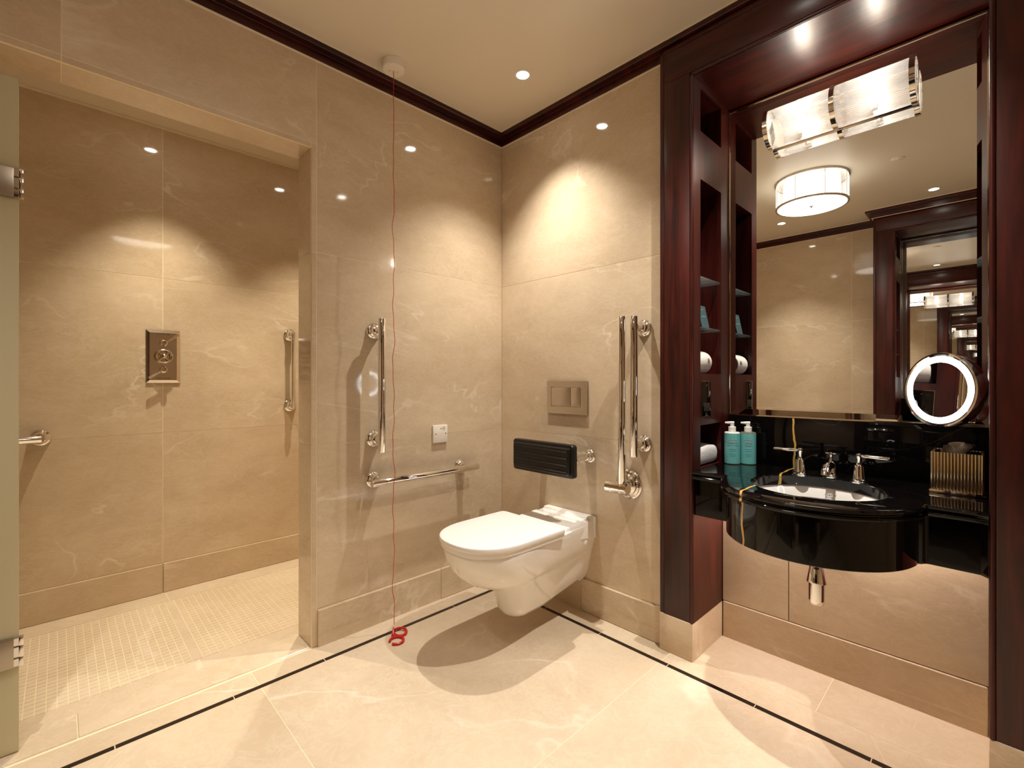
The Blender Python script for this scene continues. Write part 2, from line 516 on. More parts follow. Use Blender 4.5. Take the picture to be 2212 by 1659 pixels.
crown('trim_2', [(0.0, YD), (XC, YD), (XC, OY1), (OF + 0.012, OY1), (OF + 0.012, OY0), (XC, OY0), (XC, 0.0)])

# ------------------------------------------------------------------ shower room
SC = 2.372
sf = struct(G().box(XC, -0.28, 0.0, SY + 0.04, -0.08, -0.0012).build('floor_shower', 'grout', smooth=False))
for a, b in ((-1.735, JX + 0.0), (XC, -1.735)):
    centre_box('threshold_stone', 'floor_stone', sf, a + JT, b - JT, 0.012, WT + 0.01, -0.02, 0.0025, 0.002)
MY0, MY1 = 0.235, 0.905
for a, b in ((-1.385, -0.29), (XC, -1.385)):
    ftile(a, b, WT + 0.01, MY0, parent=sf)
    ftile(a, b, MY1, SY, parent=sf)
for a, b in ((-1.405, -1.370),):
    ftile(a, b, MY0, MY1, parent=sf)
def mosaic(x0, x1, y0, y1):
    g = G(); p = 0.0268; j = 0.0012
    x0 = x1 - int((x1 - x0) / p + .01) * p
    nx = int((x1 - x0) / p + .01); ny = int((y1 - y0) / p + .01)
    for i in range(nx):
        for q in range(ny):
            h = random.uniform(-0.0005, 0.0)
            g.box(x0 + i * p + j, x0 + (i + 1) * p - j, y0 + q * p + j, y0 + (q + 1) * p - j, -0.02, h)
    o = g.build('mosaic_tiles', 'mosaic_stone', sf, smooth=False); o['kind'] = 'stuff'
mosaic(XC + 0.11, -1.405, MY0, MY1)
mosaic(-1.370, -1.370 + 38 * 0.0268, MY0, MY1)
ws = struct(G().box(XC, -0.28, SY + 0.0007, SY + 0.05, 0, SC).build('wall_shower_back', 'grout', smooth=False))
G().box(XC, -0.28, SY - 0.006, SY + 0.001, SC - 0.012, SC - 0.001).build('caulk_line', 'white_bead', ws, smooth=False)
for i, (a, b) in enumerate(((-1.395, -0.29), (XC, -1.395))):
    wtile(ws, 'y', SY, 0.011, a, b, 0, ROWS[0]); wtile(ws, 'y', SY, 0.011, a, b, ROWS[0], ROWS[1])
    wtile(ws, 'y', SY, 0.011, a, b, ROWS[1], ROWS[2]); wtile(ws, 'y', SY, 0.011, a, b, ROWS[2], 2.37)
    centre_box('ledge_stone', 'wall_stone', ws, a + JT, b - JT, SY - 0.008, SY - 0.0002, 0.0, ROWS[0] - 0.001, 0.003)
for nm, x0 in (('wall_shower_right', -0.28), ('wall_shower_left', XC - 0.05)):
    w = struct(G().box(x0 + (0.002 if x0 > -1 else 0), x0 + 0.05, WT, SY, 0, SC).build(nm, 'grout', smooth=False))
    for i in range(3):
        if x0 > -1: wtile(w, 'x', x0 - 0.009, 0.011, WT, SY, ROWS[i] if i else 0, ROWS[i + 1] - .012 * (i == 2))
        else: wtile(w, 'x', x0 + 0.05, 0.009, WT, SY, ROWS[i] if i else 0, ROWS[i + 1] - .012 * (i == 2))
struct(G().box(XC, -0.28, WT, SY + 0.05, SC, SC + 0.05).build('ceiling_shower', 'paint', smooth=False))

# frosted glass screen with hinges, standing in the shower opening
gp = thing('glass_screen', (-2.2, 0.06, 0.0), 'frosted greenish glass shower screen with two metal hinges, beside the opening', 'shower screen')
G().box(XC + 0.01, -1.860, 0.055, 0.065, 0.006, 1.955, 0.0015, 1).build('pane', 'frosted', gp)
for zc, hm in ((1.650, 'dull_steel'), (0.296, 'dull_steel')):
    h = G().box(-1.965, -1.869, 0.045, 0.055, zc - 0.043, zc + 0.043, 0.003).build('hinge', hm, gp)
    G().box(-1.965, -1.869, 0.065, 0.075, zc - 0.043, zc + 0.043, 0.003).build('plate', hm, h)
    for q, (za, zb) in enumerate(((-0.042, -0.017), (-0.016, 0.016), (0.017, 0.042))):
        G().box(-1.8605, -1.8500, 0.046, 0.062, zc + za, zc + zb, 0.002).box(-1.872, -1.858, 0.0465, 0.054, zc + za + .002, zc + zb - .002).build('knuckle', 'chrome', h)

# ------------------------------------------------------------------ grab rails
def flange(g, c, axis, r=0.036, neck=0.016, out=0.07):
    """stepped round rose with a neck reaching to the bar"""
    g.lathe([(r, 0.0), (r, 0.004), (r * .93, 0.008), (r * .80, 0.011), (r * .78, 0.017), (r * .60, 0.024), (neck * 1.25, 0.032), (neck * 1.2, 0.036), (neck, 0.038), (neck, out)], c, axis, 32)
def bar(p0, p1, r, bev=0.004):
    p0, p1 = Vector(p0), Vector(p1); d = p1 - p0; L = d.length
    return G().lathe([(r - bev, 0), (r - bev * .3, bev * .3), (r, bev), (r, L - bev), (r - bev * .3, L - bev * .3), (r - bev, L)], p0, d, 24)
def rail(name, base, p0, p1, fl, axis, label, out=0.07, r=0.0165):
    t = thing(name, base, label, 'grab rail')
    bar(p0, p1, r).build('bar', 'chrome', t)
    for c in fl:
        g = G(); flange(g, c, axis, out=out); g.build('flange', 'chrome', t)
    return t
S = 0.075
rail('grab_rail', (-0.777, 0, 1.06), (-0.775, -S, 0.769), (-0.775, -S, 1.349), [(-0.775, 0, 1.299), (-0.775, 0, 0.822)], '-y',
     'upright chrome grab rail on the stone wall beside the red pull cord', S)
rail('grab_rail', (-0.53, 0, 0.64), (-0.822, -S, 0.641), (-0.236, -S, 0.641), [(-0.777, 0, 0.642), (-0.295, 0, 0.642)], '-y',
     'level chrome grab rail below the white alarm plate', S)
rail('grab_rail', (0, -0.885, 1.06), (-S, -0.881, 0.765), (-S, -0.881, 1.346), [(0, -0.886, 1.301), (0, -0.886, 0.814)], '-x',
     'upright chrome grab rail with two wall roses next to the mahogany surround', S)
rail('grab_rail', (-0.775, SY, 1.14), (-0.778, SY - 0.06, 0.915), (-0.778, SY - 0.06, 1.367), [(-0.778, SY, 1.352), (-0.778, SY, 0.930)], '-y',
     'upright slim chrome grab rail on the shower back wall', 0.06, 0.0115)
rail('grab_rail', (-2.1, SY, 0.82), (-2.45, SY - S, 0.825), (-1.828, SY - S, 0.825), [(-1.835, SY, 0.825), (-2.40, SY, 0.825)], '-y',
     'level chrome grab rail in the shower running behind the glass screen', S)

# hinged support rail folded up against the wall
t = thing('drop_down_rail', (0, -0.812, 0.63), 'folding chrome support rail hinged up on a large round wall plate', 'grab rail')
G().lathe([(0.064, 0), (0.064, 0.006), (0.058, 0.010), (0.056, 0.014), (0.047, 0.017), (0.045, 0.022), (0.036, 0.030), (0.026, 0.034), (0.024, 0.10)], (0, -0.812, 0.632), '-x', 40).build('wall_plate', 'chrome', t)
G().lathe([(0.022, 0), (0.026, 0.003), (0.026, 0.026), (0.0245, 0.028), (0.026, 0.030), (0.026, 0.072), (0.0245, 0.074), (0.026, 0.076), (0.026, 0.10), (0.022, 0.104)], (-0.098, -0.868, 0.632), 'y', 32).build('pivot', 'chrome', t)
bar((-0.098, -0.838, 0.640), (-0.098, -0.838, 1.347), 0.0165).build('bar', 'chrome', t)

# padded back rest over the toilet
t = thing('back_rest', (0, -0.44, 0.72), 'black padded back rest with ridges on chrome wall arms above the toilet', 'back rest')
cush = G()
prof = []
def rounded_rect(x, y0, y1, z0, z1, r, n=5):
    out = []
    for cx_, cz_, a in ((y1 - r, z1 - r, 0), (y0 + r, z1 - r, PI / 2), (y0 + r, z0 + r, PI), (y1 - r, z0 + r, 1.5 * PI)):
        for i in range(n + 1):
            q = a + PI / 2 * i / n
            out.append((x, cx_ + r * math.cos(q), cz_ + r * math.sin(q)))
    return out
CY0, CY1, CZ0, CZ1 = -0.650, -0.280, 0.652, 0.799
CB = -0.034
pad = G().rings([rounded_rect(x + CB, CY0 + i, CY1 - i, CZ0 + i, CZ1 - i, 0.014) for x, i in ((-0.120, .004), (-0.123, 0.0), (-0.146, 0.0), (-0.150, 0.002), (-0.152, 0.010))])
po = pad.build('pad', 'black_pad', t)
G().rings([rounded_rect(x + CB, CY0 + i, CY1 - i, CZ0 + i, CZ1 - i, 0.012) for x, i in ((-0.150, .012), (-0.160, 0.013), (-0.165, 0.018))]).build('cushion_face', 'black_pad', po)
for z in (0.682, 0.711, 0.741, 0.770):
    G().tube([(-0.1645 + CB, CY0 + 0.022, z), (-0.1645 + CB, CY1 - 0.022, z)], 0.0042, 8).build('ridge', 'black_pad', po)
for yy in (-0.605, -0.325):
    g = G(); flange(g, (0, yy, 0.730), '-x', 0.032, 0.0155, 0.150); g.build('arm', 'chrome', t)
    G().cyl((-0.118, yy - 0.024, 0.724), 0.0115, 0.048, 'y', 20, 0.002).build('pivot', 'chrome', t)

# flush plate
t = thing('flush_plate', (0, -0.47, 0.99), 'brushed steel dual flush plate on the wall above the toilet', 'flush plate')
g = G().box(-0.004, 0, -0.593, -0.347, 0.918, 1.077)                      # back, with a frame round an open recess
g.box(-0.012, -0.003, -0.593, -0.558, 0.918, 1.077).box(-0.012, -0.003, -0.374, -0.347, 0.918, 1.077)
g.box(-0.012, -0.003, -0.558, -0.374, 0.918, 0.953).box(-0.012, -0.003, -0.558, -0.374, 1.048, 1.077)
g.build('plate', 'satin', t, smooth=False)
for a, b in ((-0.4965, -0.3760), (-0.5560, -0.4990)):
    G().box(-0.0125, -0.003, a, b, 0.9552, 1.0458, 0.001).build('button', 'satin', t)

# alarm reset plate
t = thing('alarm_plate', (-0.423, 0, 0.817), 'square white plastic alarm reset plate on the stone wall', 'switch')
G().box(-0.466, -0.380, -0.012, 0, 0.774, 0.860, 0.0025).build('plate', 'white_plastic', t)
for dx, dz in ((-0.028, 0.0), (0.030, 0.001), (0.002, 0.026)):
    G().cyl((-0.423 + dx, -0.0119, 0.817 + dz), 0.0028, 0.0006, '-y', 12).build('screw' if dz < .02 else 'indicator', 'dark_dot', t)
G().lathe([(0.0082, 0), (0.0082, 0.0006), (0.0068, 0.0006), (0.0068, 0)], (-0.423 + 0.019, -0.0119, 0.843), '-y', 24).build('reset_mark', 'ink_grey', t)
G().box(-0.409, -0.399, -0.0126, -0.0119, 0.8424, 0.8436).build('reset_mark', 'ink_grey', t)

# ceiling pull switch with its cord and bangles
CX_, CY_ = -0.752, -0.133
t = thing('pull_cord', (CX_, CY_, ZC), 'red emergency pull cord hanging from a round white ceiling switch', 'pull cord')
G().lathe([(0.045, 0), (0.047, 0.002), (0.047, 0.016), (0.0462, 0.017), (0.047, 0.018), (0.047, 0.032), (0.044, 0.036), (0.030, 0.037), (0, 0.037)], (CX_, CY_, ZC), '-z', 40).build('ceiling_switch', 'white_plastic', t)
for dx, dy in ((-0.013, 0.009), (0.014, -0.006)):
    G().cyl((CX_ + dx, CY_ + dy, ZC - 0.0365), 0.003, 0.001, '-z', 12).build('screw', 'chrome', t)
pts = []
z = ZC - 0.036
while z > 0.022:
    a = min(1.0, (ZC - z) / 0.7)
    pts.append((CX_ + a * (0.0035 * math.sin(z * 21) + 0.002 * math.sin(z * 57)), CY_ + a * 0.003 * math.sin(z * 33 + 1), z)); z -= 0.02
G().tube(pts, 0.0013, 6).build('cord', 'red_cord', t)
def bangle(c, r, a0, a1, tilt):
    pts = []
    for i in range(25):
        a = a0 + (a1 - a0) * i / 24
        pts.append((c[0] + r * math.cos(a), c[1] + r * math.sin(a), c[2] + tilt * math.sin(a)))
    return G().tube(pts, 0.005, 8)
bangle((-0.731, -0.150, 0.009), 0.027, 1.95, 1.95 - 5.45, 0.003).build('bangle', 'red', t)
bangle((-0.773, -0.194, 0.0055), 0.028, 2.75, 2.75 - 5.5, 0.0).build('bangle', 'red', t)
G().tube([(CX_, CY_, 0.032), (CX_ - 0.008, CY_ - 0.010, 0.018), (CX_ - 0.016, CY_ - 0.022, 0.009), (CX_ - 0.010, CY_ - 0.032, 0.007)], [0.002, 0.005, 0.007, 0.007], 8).build('toggle', 'red', t)

# ------------------------------------------------------------------ toilet
TY = -0.492
t = thing('toilet', (0, TY, 0.30), 'white wall-hung ceramic toilet with closed lid', 'toilet')
def dplan(t0, t1, hw, z, n=20, cr=0.02):
    """D-shaped plan: flat back at distance t0 from the wall, round front at t1"""
    pts = []
    fr = hw * 1.12                       # depth of the rounded front
    for i in range(n + 1):               # front half ellipse from +y to -y
        a = PI / 2 - PI * i / n
        e = 2.3
        ca, sa = math.cos(a), math.sin(a)
        px = (t1 - fr) + fr * abs(ca) ** (2 / e)
        py = hw * (abs(sa) ** (2 / e)) * (1 if sa > 0 else -1)
        pts.append((-px, TY + py, z))
    for i in range(4):                   # rear right corner
        a = PI / 2 * i / 3
        pts.append((-(t0 + cr - cr * math.sin(a)), TY - hw + cr - cr * math.cos(a), z))
    for i in range(4):
        a = PI / 2 * i / 3
        pts.append((-(t0 + cr - cr * math.cos(a)), TY + hw - cr + cr * math.sin(a), z))
    return pts
# lid and seat
lid = G().rings([dplan(0.268 + i, 0.722 - i, 0.192 - i, z) for i, z in ((.006, .4475), (.0015, .449), (0, .452), (0, .463), (.002, .467), (.006, .469), (.012, .4697))])
lid.build('lid', 'seat_white', t)
G().rings([dplan(0.262 + i, 0.716 - i, 0.186 - i, z) for i, z in ((.004, .4285), (0, .431), (0, .4465), (.002, .4475))]).build('seat', 'seat_white', t)
for dy in (-0.07, 0.07):
    G().cyl((-0.262, TY + dy - 0.022, 0.448), 0.010, 0.044, 'y', 16, 0.002).build('hinge', 'seat_white', t)
# pan: lofted outer bowl + rear deck + trap
def plan(t0, t1, hwf, hwr, z, n=24):
    """outline tapering from rear half-width hwr to bowl half-width hwf"""
    pts = []
    tm = t1 - hwf * 1.1
    for i in range(n + 1):
        a = PI / 2 - PI * i / n
        ca, sa = math.cos(a), math.sin(a); e = 2.2
        pts.append((-(tm + (t1 - tm) * abs(ca) ** (2 / e)), TY + hwf * abs(sa) ** (2 / e) * (1 if sa > 0 else -1), z))
    for f in (0.85, 0.6, 0.35, 0.15, 0.0):
        q = f * f * (3 - 2 * f)
        pts.append((-(t0 + (tm - t0) * f), TY - (hwr + (hwf - hwr) * q), z))
    for f in (0.0, 0.15, 0.35, 0.6, 0.85):
        q = f * f * (3 - 2 * f)
        pts.append((-(t0 + (tm - t0) * f), TY + (hwr + (hwf - hwr) * q), z))
    return pts
pan = G()
pan.rings([plan(0.0, a, b, c, z) for a, b, c, z in (
    (0.50, 0.055, 0.050, 0.258), (0.555, 0.105, 0.080, 0.262), (0.610, 0.140, 0.110, 0.277), (0.650, 0.160, 0.125, 0.305),
    (0.680, 0.172, 0.135, 0.340), (0.698, 0.180, 0.141, 0.380), (0.706, 0.183, 0.143, 0.405), (0.708, 0.184, 0.144, 0.424), (0.706, 0.182, 0.143, 0.4285))])
# trapway and skirt reaching the wall
def skirt(a, hw, hr, z, n=16):
    pts = []
    tm = a - hw
    for i in range(n + 1):
        q = PI / 2 - PI * i / n
        pts.append((-(tm + hw * math.cos(q)), TY + hw * math.sin(q), z))
    for f in (0.75, 0.5, 0.25, 0.0):
        pts.append((-(tm * f), TY - (hr + (hw - hr) * f), z))
    for f in (0.0, 0.25, 0.5, 0.75):
        pts.append((-(tm * f), TY + (hr + (hw - hr) * f), z))
    return pts
sk = [skirt(a, h, r, z) for a, h, r, z in ((0.415, 0.045, 0.055, 0.098), (0.440, 0.064, 0.075, 0.106), (0.456, 0.080, 0.092, 0.130), (0.470, 0.092, 0.104, 0.180), (0.490, 0.102, 0.112, 0.250), (0.510, 0.115, 0.120, 0.300), (0.53, 0.125, 0.128, 0.36))]
# underside rises slightly to the wall
sk2 = []
for r_ in sk:
    sk2.append([(x, y, z + max(0.0, 0.055 * (1 - min(1, -x / 0.30)) * max(0, (0.30 - z) / 0.20))) for x, y, z in r_])
pan.rings(sk2)
# rear wall plate flare and deck
pan.rings([[(0.0, TY - w, z), (-0.030, TY - w, z), (-0.048, TY - w + .012, z), (-0.058, TY - w + .03, z), (-0.058, TY + w - .03, z), (-0.048, TY + w - .012, z), (-0.030, TY + w, z), (0.0, TY + w, z)] for w, z in ((0.060, 0.140), (0.078, 0.150), (0.095, 0.185), (0.109, 0.24), (0.122, 0.30), (0.134, 0.37), (0.140, 0.42))])
dk = [(0.455, -0.001), (0.455, -0.030), (0.4515, -0.036), (0.4455, -0.040), (0.4435, -0.080), (0.4475, -0.090), (0.4475, -0.118), (0.4435, -0.128), (0.4435, -0.205), (0.430, -0.235), (0.400, -0.235), (0.372, -0.05), (0.366, -0.04), (0.366, -0.001)]
pan.rings([[(x, TY + w, z + dz) for z, x in dk] for w, dz in ((-0.147, -0.006), (-0.144, 0.0), (0.144, 0.0), (0.147, -0.006))])
pan.build('pan', 'ceramic', t, angle=50)
G().lathe([(0.011, 0), (0.011, 0.004), (0.007, 0.006), (0, 0.006)], (-0.075, TY - 0.1405, 0.352), '-y', 20).build('fixing_cap', 'ceramic', t)

# ------------------------------------------------------------------ the mahogany vanity surround and all that goes with it
UNIT = []                       # top-level things of the unit, copied for the opposite wall
vsu = thing('vanity_surround', (0.12, YC, 0.0), 'mahogany vanity surround with side niches framing the mirror and black washbasin', 'cabinet')
UNIT.append(vsu)
ZP, ZS, ZH = 0.147, 2.25, 2.405
def my(y, s): return y if s > 0 else 2 * YC - y
for s in (1, -1):
    Y = lambda y: my(y, s)
    g = G().box(-0.033, 0.02, Y(-0.992), Y(-1.098), ZP, ZS + 0.02, 0.0015)
    g.build('pilaster', 'wood_z', vsu)
    G().box(-0.030, 0.02, Y(FY0), Y(-0.9895), ZP, ZH, 0.0015).build('outer_fillet', 'wood_z', vsu)
    G().box(-0.027, 0.02, Y(-0.989), Y(-0.993), ZP, ZH).build('groove', 'wood_z', vsu)
    G().tube([(-0.030, Y(-1.1045), ZP), (-0.030, Y(-1.1045), ZS)], 0.0065, 12).build('bead_moulding', 'wood_z', vsu)
    G().box(-0.026, 0.02, Y(-1.097), Y(-1.1105), ZP, ZS).build('inner_fillet', 'wood_z', vsu)
    G().box(0.004, 0.262, Y(FY0 - 0.0005), Y(FY0 - 0.012), ZP, ZH).build('return_panel', 'wood_z', vsu)
    # side panel with three openings, built up from stiles and rails
    x0, xa, xb, x1 = -0.026, 0.033, 0.231, XM
    zo = [(0.736, 0.904), (1.107, 1.872), (2.061, 2.227)]
    g = G()
    g.box(x0, xa, Y(NY0), Y(-1.093), ZP, ZS)
    g.box(xb, x1, Y(NY0), Y(-1.093), 0.56, ZS)
    g.box(xa, xb, Y(NY0), Y(-1.093), ZP, zo[0][0]); g.box(xb, XP - 0.001, Y(NY0), Y(-1.093), ZP, 0.56)
    g.box(xa, xb, Y(NY0), Y(-1.093), zo[0][1], zo[1][0])
    g.box(xa, xb, Y(NY0), Y(-1.093), zo[1][1], zo[2][0])
    g.box(xa, xb, Y(NY0), Y(-1.093), zo[2][1], ZS)
    g.build('side_panel', 'wood_z', vsu, smooth=False)
    for za, zb in zo:                                     # the niches behind the openings
        g = G()
        g.box(xa - .008, xb + .008, Y(-0.9868), Y(-0.996), za - .008, zb + .008)
        g.box(xa - .008, xa, Y(-0.996), Y(-1.092), za, zb); g.box(xb, xb + .008, Y(-0.996), Y(-1.092), za, zb)
        g.box(xa - .008, xb + .008, Y(-0.996), Y(-1.092), za - .008, za); g.box(xa - .008, xb + .008, Y(-0.996), Y(-1.092), zb, zb + .008)
        g.build('niche', 'wood_z', vsu, smooth=False)
    for zs in (1.29, 1.49):
        sh = G().box(xa + .0005, xb - .0005, Y(-0.997), Y(-1.106), zs - .004, zs + .004, .001, 1).build('glass_shelf', 'shelf_glass', vsu)
    for zs in (1.286, 1.486, 1.682):
        for xx in (0.070, 0.165):
            G().lathe([(0.0045, 0), (0.0045, 0.010), (0.003, 0.012), (0, 0.012)], (xx, Y(-0.996), zs - .0055), '-y' if s > 0 else 'y', 12).build('shelf_stud', 'chrome', vsu)
    # stone plinth
    g = G().box(-0.036, 0.02, Y(FY0), Y(NY0 + 0.0), 0.0, ZP - 0.001, 0.003).box(0.018, XP - 0.001, Y(NY0 + 0.012), Y(NY0), 0.0, ZP - 0.001)
    g.build('plinth', 'wall_stone', vsu)
# header across the top
G().box(-0.033, 0.02, -0.992, 2 * YC + 0.992, ZS + 0.014, ZH - 0.022, 0.0015).build('header', 'wood_y', vsu)
G().box(-0.030, 0.02, FY0 - .012, FY1 + .012, ZH - 0.019, ZH, 0.0015).build('outer_fillet', 'wood_y', vsu)
G().box(-0.027, 0.02, FY0 - .012, FY1 + .012, ZH - 0.023, ZH - 0.018).build('groove', 'wood_y', vsu)
G().tube([(-0.030, NY0 + .005, ZS + 0.007), (-0.030, NY1 - .005, ZS + 0.007)], 0.0065, 12).build('bead_moulding', 'wood_y', vsu)
G().box(-0.026, XM, NY0 + .018, NY1 - .018, ZS, ZS + 0.014).build('soffit', 'wood_y', vsu, smooth=False)
G().box(XM + 0.004, XM + 0.02, NY0 + .018, NY1 - .018, 0.5, ZS + .01).build('back_panel', 'wood_z', vsu, smooth=False)

# mirror with a bevelled border
MZ0, MZ1, MA, MB = 0.936, 2.236, NY0 - 0.005, NY1 + 0.005
mr = thing('mirror', (XM, YC, MZ0), 'tall mirror with slanted glass border above the black splashback', 'mirror')
UNIT.append(mr)
bv = 0.024
def rect(x, i): return [(x, MA - i, MZ0 + i), (x, MB + i, MZ0 + i), (x, MB + i, MZ1 - i), (x, MA - i, MZ1 - i)]
G().rings([rect(XM + .004, 0), rect(XM - 0.0012, 0), rect(XM - 0.004, bv)]).build('glass', 'mirror', mr, smooth=False)
g = G()
for a, b, c, d in ((MA + .004, MA, MZ0 - .004, MZ1 + .004), (MB, MB - .004, MZ0 - .004, MZ1 + .004)):
    g.box(XM - .006, XM + .004, a, b, c, d)
g.box(XM - .006, XM + .004, MA, MB, MZ1, MZ1 + .004).box(XM - .006, XM + .004, MA, MB, MZ0 - .004, MZ0)
g.build('edge_trim', 'nickel', mr, smooth=False)

# black marble splashback
sp = G().box(0.309, XM + .004, NY0 - .0005, NY1 + .0005, 0.7355, 0.931, 0.0015).build('splashback', 'splash', origin=(0.312, YC, 0.7355))
tag(sp, 'black marble splashback with a gold vein between mirror and counter', 'splashback'); UNIT.append(sp)

# counter with bowed front, cut out for the basin
ct = thing('vanity_counter', (0.0, YC, 0.56), 'black marble washstand counter with a bowed front and moulded edge', 'counter')
UNIT.append(ct)
XF, XB, BR = -0.036, -0.020, 0.275
BC = (-0.003, YC)
def outline(n=160):
    """outer boundary, counter-clockwise from the back right; returns (x, y, nx, ny, front)"""
    pts = []
    def seg(p, q, m, nn, fr):
        for i in range(m):
            f = i / m
            pts.append((p[0] + (q[0] - p[0]) * f, p[1] + (q[1] - p[1]) * f, nn[0], nn[1], fr))
    xb = 0.309; ya, yb = NY0 - .0005, NY1 + .0005
    fil = 0.004
    seg((xb, yb), (xb, ya), 24, (1, 0), 0)
    seg((xb, ya), (XF, ya), 12, (0, 1), 0)
    seg((XF, ya), (XF, YC + BR + fil), 8, (-1, 0), 1)
    for i in range(6):                                 # concave cove into the bow
        a = PI / 2 * i / 6
        pts.append((XF - fil * (1 - math.cos(a)) * 0.6, YC + BR + fil - fil * math.sin(a), -math.cos(a), math.sin(a) * .6, 1))
    for i in range(49):
        a = PI * (0.0185 + 0.963 * i / 48)
        pts.append((XB - BR * math.sin(a), YC + BR * math.cos(a), -math.sin(a), math.cos(a), 1))
    for i in range(5, -1, -1):
        a = PI / 2 * i / 6
        pts.append((XF - fil * (1 - math.cos(a)) * 0.6, YC - BR - fil + fil * math.sin(a), -math.cos(a), -math.sin(a) * .6, 1))
    seg((XF, YC - BR - fil), (XF, yb), 8, (-1, 0), 1)
    seg((XF, yb), (xb, yb), 12, (0, -1), 0)
    return pts
OUT = outline()
def off(o, z): return [(x + nx * o * fr, y + ny * o * fr, z) for x, y, nx, ny, fr in OUT]
def hole(r, z):
    out = []
    for x, y, *_ in OUT:
        a = math.atan2(y - BC[1], x - BC[0]); out.append((BC[0] + r * math.cos(a), BC[1] + r * math.sin(a), z))
    return out
HR = 0.186
prof = [(-0.008, 0.735), (0.000, 0.7335), (0.004, 0.7285), (0.0035, 0.7235), (-0.001, 0.7205), (-0.0025, 0.719), (-0.0025, 0.7165), (0.003, 0.714), (0.0055, 0.7095), (0.004, 0.705), (-0.003, 0.702), (-0.008, 0.700)]
ring_list = [hole(HR, 0.700), hole(HR, 0.732), hole(HR + .003, 0.735)] + [off(o, z) for o, z in prof] + [hole(HR, 0.700)]
G().rings(ring_list, False, False).build('worktop', 'counter', ct, angle=40)
ap = [off(-0.016, 0.7005), off(-0.016, 0.565), off(-0.018, 0.563), off(-0.034, 0.563), off(-0.034, 0.7005)]
apr = G()
n = len(OUT); fr_idx = [i for i in range(n) if OUT[i][4]]
i0, i1 = fr_idx[0], fr_idx[-1]
vs_ = []; fs = []
for r_ in ap: vs_ += [r_[i] for i in range(i0, i1 + 2)]
m = i1 + 2 - i0
for j in range(len(ap)):
    for i in range(m - 1):
        k = (j + 1) % len(ap)
        fs.append((j * m + i, j * m + i + 1, k * m + i + 1, k * m + i))
fs.append(tuple(j * m for j in range(len(ap)))); fs.append(tuple(j * m + m - 1 for j in range(len(ap) - 1, -1, -1)))
apr.add(vs_, fs); apr.build('apron', 'counter', ct, angle=40)
G().box(0.05, XM, NY0 - .001, NY1 + .001, 0.655, 0.662).build('underside_board', 'wood_y', ct, smooth=False)

# white undermount basin
bs = thing('wash_basin', (BC[0], BC[1], 0.56), 'round white ceramic basin set under the black counter', 'sink')
UNIT.append(bs)
pr = [(0.205, 0.6995), (0.194, 0.6995), (0.189, 0.695), (0.177, 0.668), (0.157, 0.636), (0.128, 0.606), (0.092, 0.584), (0.052, 0.571), (0.022, 0.567), (0.022, 0.560), (0.060, 0.560), (0.11, 0.568), (0.150, 0.590), (0.180, 0.630), (0.195, 0.675), (0.205, 0.6995)]
G().lathe([(r, z - 0.56) for r, z in pr], (BC[0], BC[1], 0.56), 'z', 56).build('bowl', 'ceramic', bs, angle=60)
G().lathe([(0.0, 0.0), (0.012, 0.0005), (0.020, -0.001), (0.024, 0.0005), (0.024, -0.004), (0.0, -0.004)], (BC[0], BC[1], 0.5705), 'z', 24).build('waste', 'chrome', bs)
# chrome bottle trap below
tp = thing('bottle_trap', (0.012, YC, 0.34), 'chrome bottle trap hanging beneath the black washstand', 'bottle trap')
UNIT.append(tp)
G().lathe([(0.0, 0.0), (0.010, 0.0012), (0.019, 0.0055), (0.0225, 0.012), (0.0235, 0.020), (0.0235, 0.078), (0.0, 0.079)], (0.012, YC, 0.342), 'z', 32).build('cup', 'chrome', tp)
G().lathe([(0.0295, 0.0), (0.0295, 0.004), (0.021, 0.050), (0.016, 0.058), (0.016, 0.150)], (0.012, YC, 0.419), 'z', 32).build('collar', 'chrome', tp)
G().tube([(0.012, YC, 0.455), (0.06, YC, 0.455), (XP, YC, 0.455)], 0.014, 16).lathe([(0.03, 0), (0.03, .004), (0.018, .010)], (XP, YC, .455), '-x', 24).build('waste_pipe', 'chrome', tp)

# three-hole tap set
ts = thing('tap_set', (0.18, YC, 0.735), 'chrome basin tap set of a spout and two lever handles', 'tap')
UNIT.append(ts)
for s in (1, -1):
    yy = YC + s * 0.088; xx = 0.168
    hb = G().lathe([(0.027, 0), (0.027, 0.004), (0.022, 0.006), (0.022, 0.010), (0.0185, 0.013), (0.0175, 0.020), (0.0145, 0.055), (0.0145, 0.058), (0.008, 0.060), (0.0075, 0.080), (0.0095, 0.083), (0.0095, 0.096), (0.006, 0.099), (0, 0.099)], (xx, yy, 0.735), 'z', 28).build('handle', 'chrome', ts)
    d = Vector((-0.18, s * 1.0, 0)).normalized()
    p = Vector((xx, yy, 0.735 + 0.090)) + d * 0.008
    g = G().lathe([(0.0045, 0), (0.0045, 0.010), (0.0062, 0.011), (0.0062, 0.075), (0.005, 0.077), (0, 0.077)], p, d, 18)
    g.build('lever', 'chrome', hb)
    G().cyl(p + d * 0.010, 0.0066, 0.003, d, 18).build('lever_ring', 'nickel', hb)
sp_ = G().lathe([(0.026, 0), (0.026, 0.004), (0.021, 0.007), (0.021, 0.011), (0.018, 0.014), (0.017, 0.040), (0.014, 0.052), (0.008, 0.058), (0, 0.059)], (0.205, YC, 0.735), 'z', 28)
sp_.tube([(0.205, YC, 0.775), (0.185, YC, 0.779), (0.160, YC, 0.779), (0.140, YC, 0.775), (0.126, YC, 0.765), (0.120, YC, 0.752)], [0.014, 0.0145, 0.0145, 0.014, 0.0135, 0.0125], 18)
so = sp_.build('spout', 'chrome', ts)
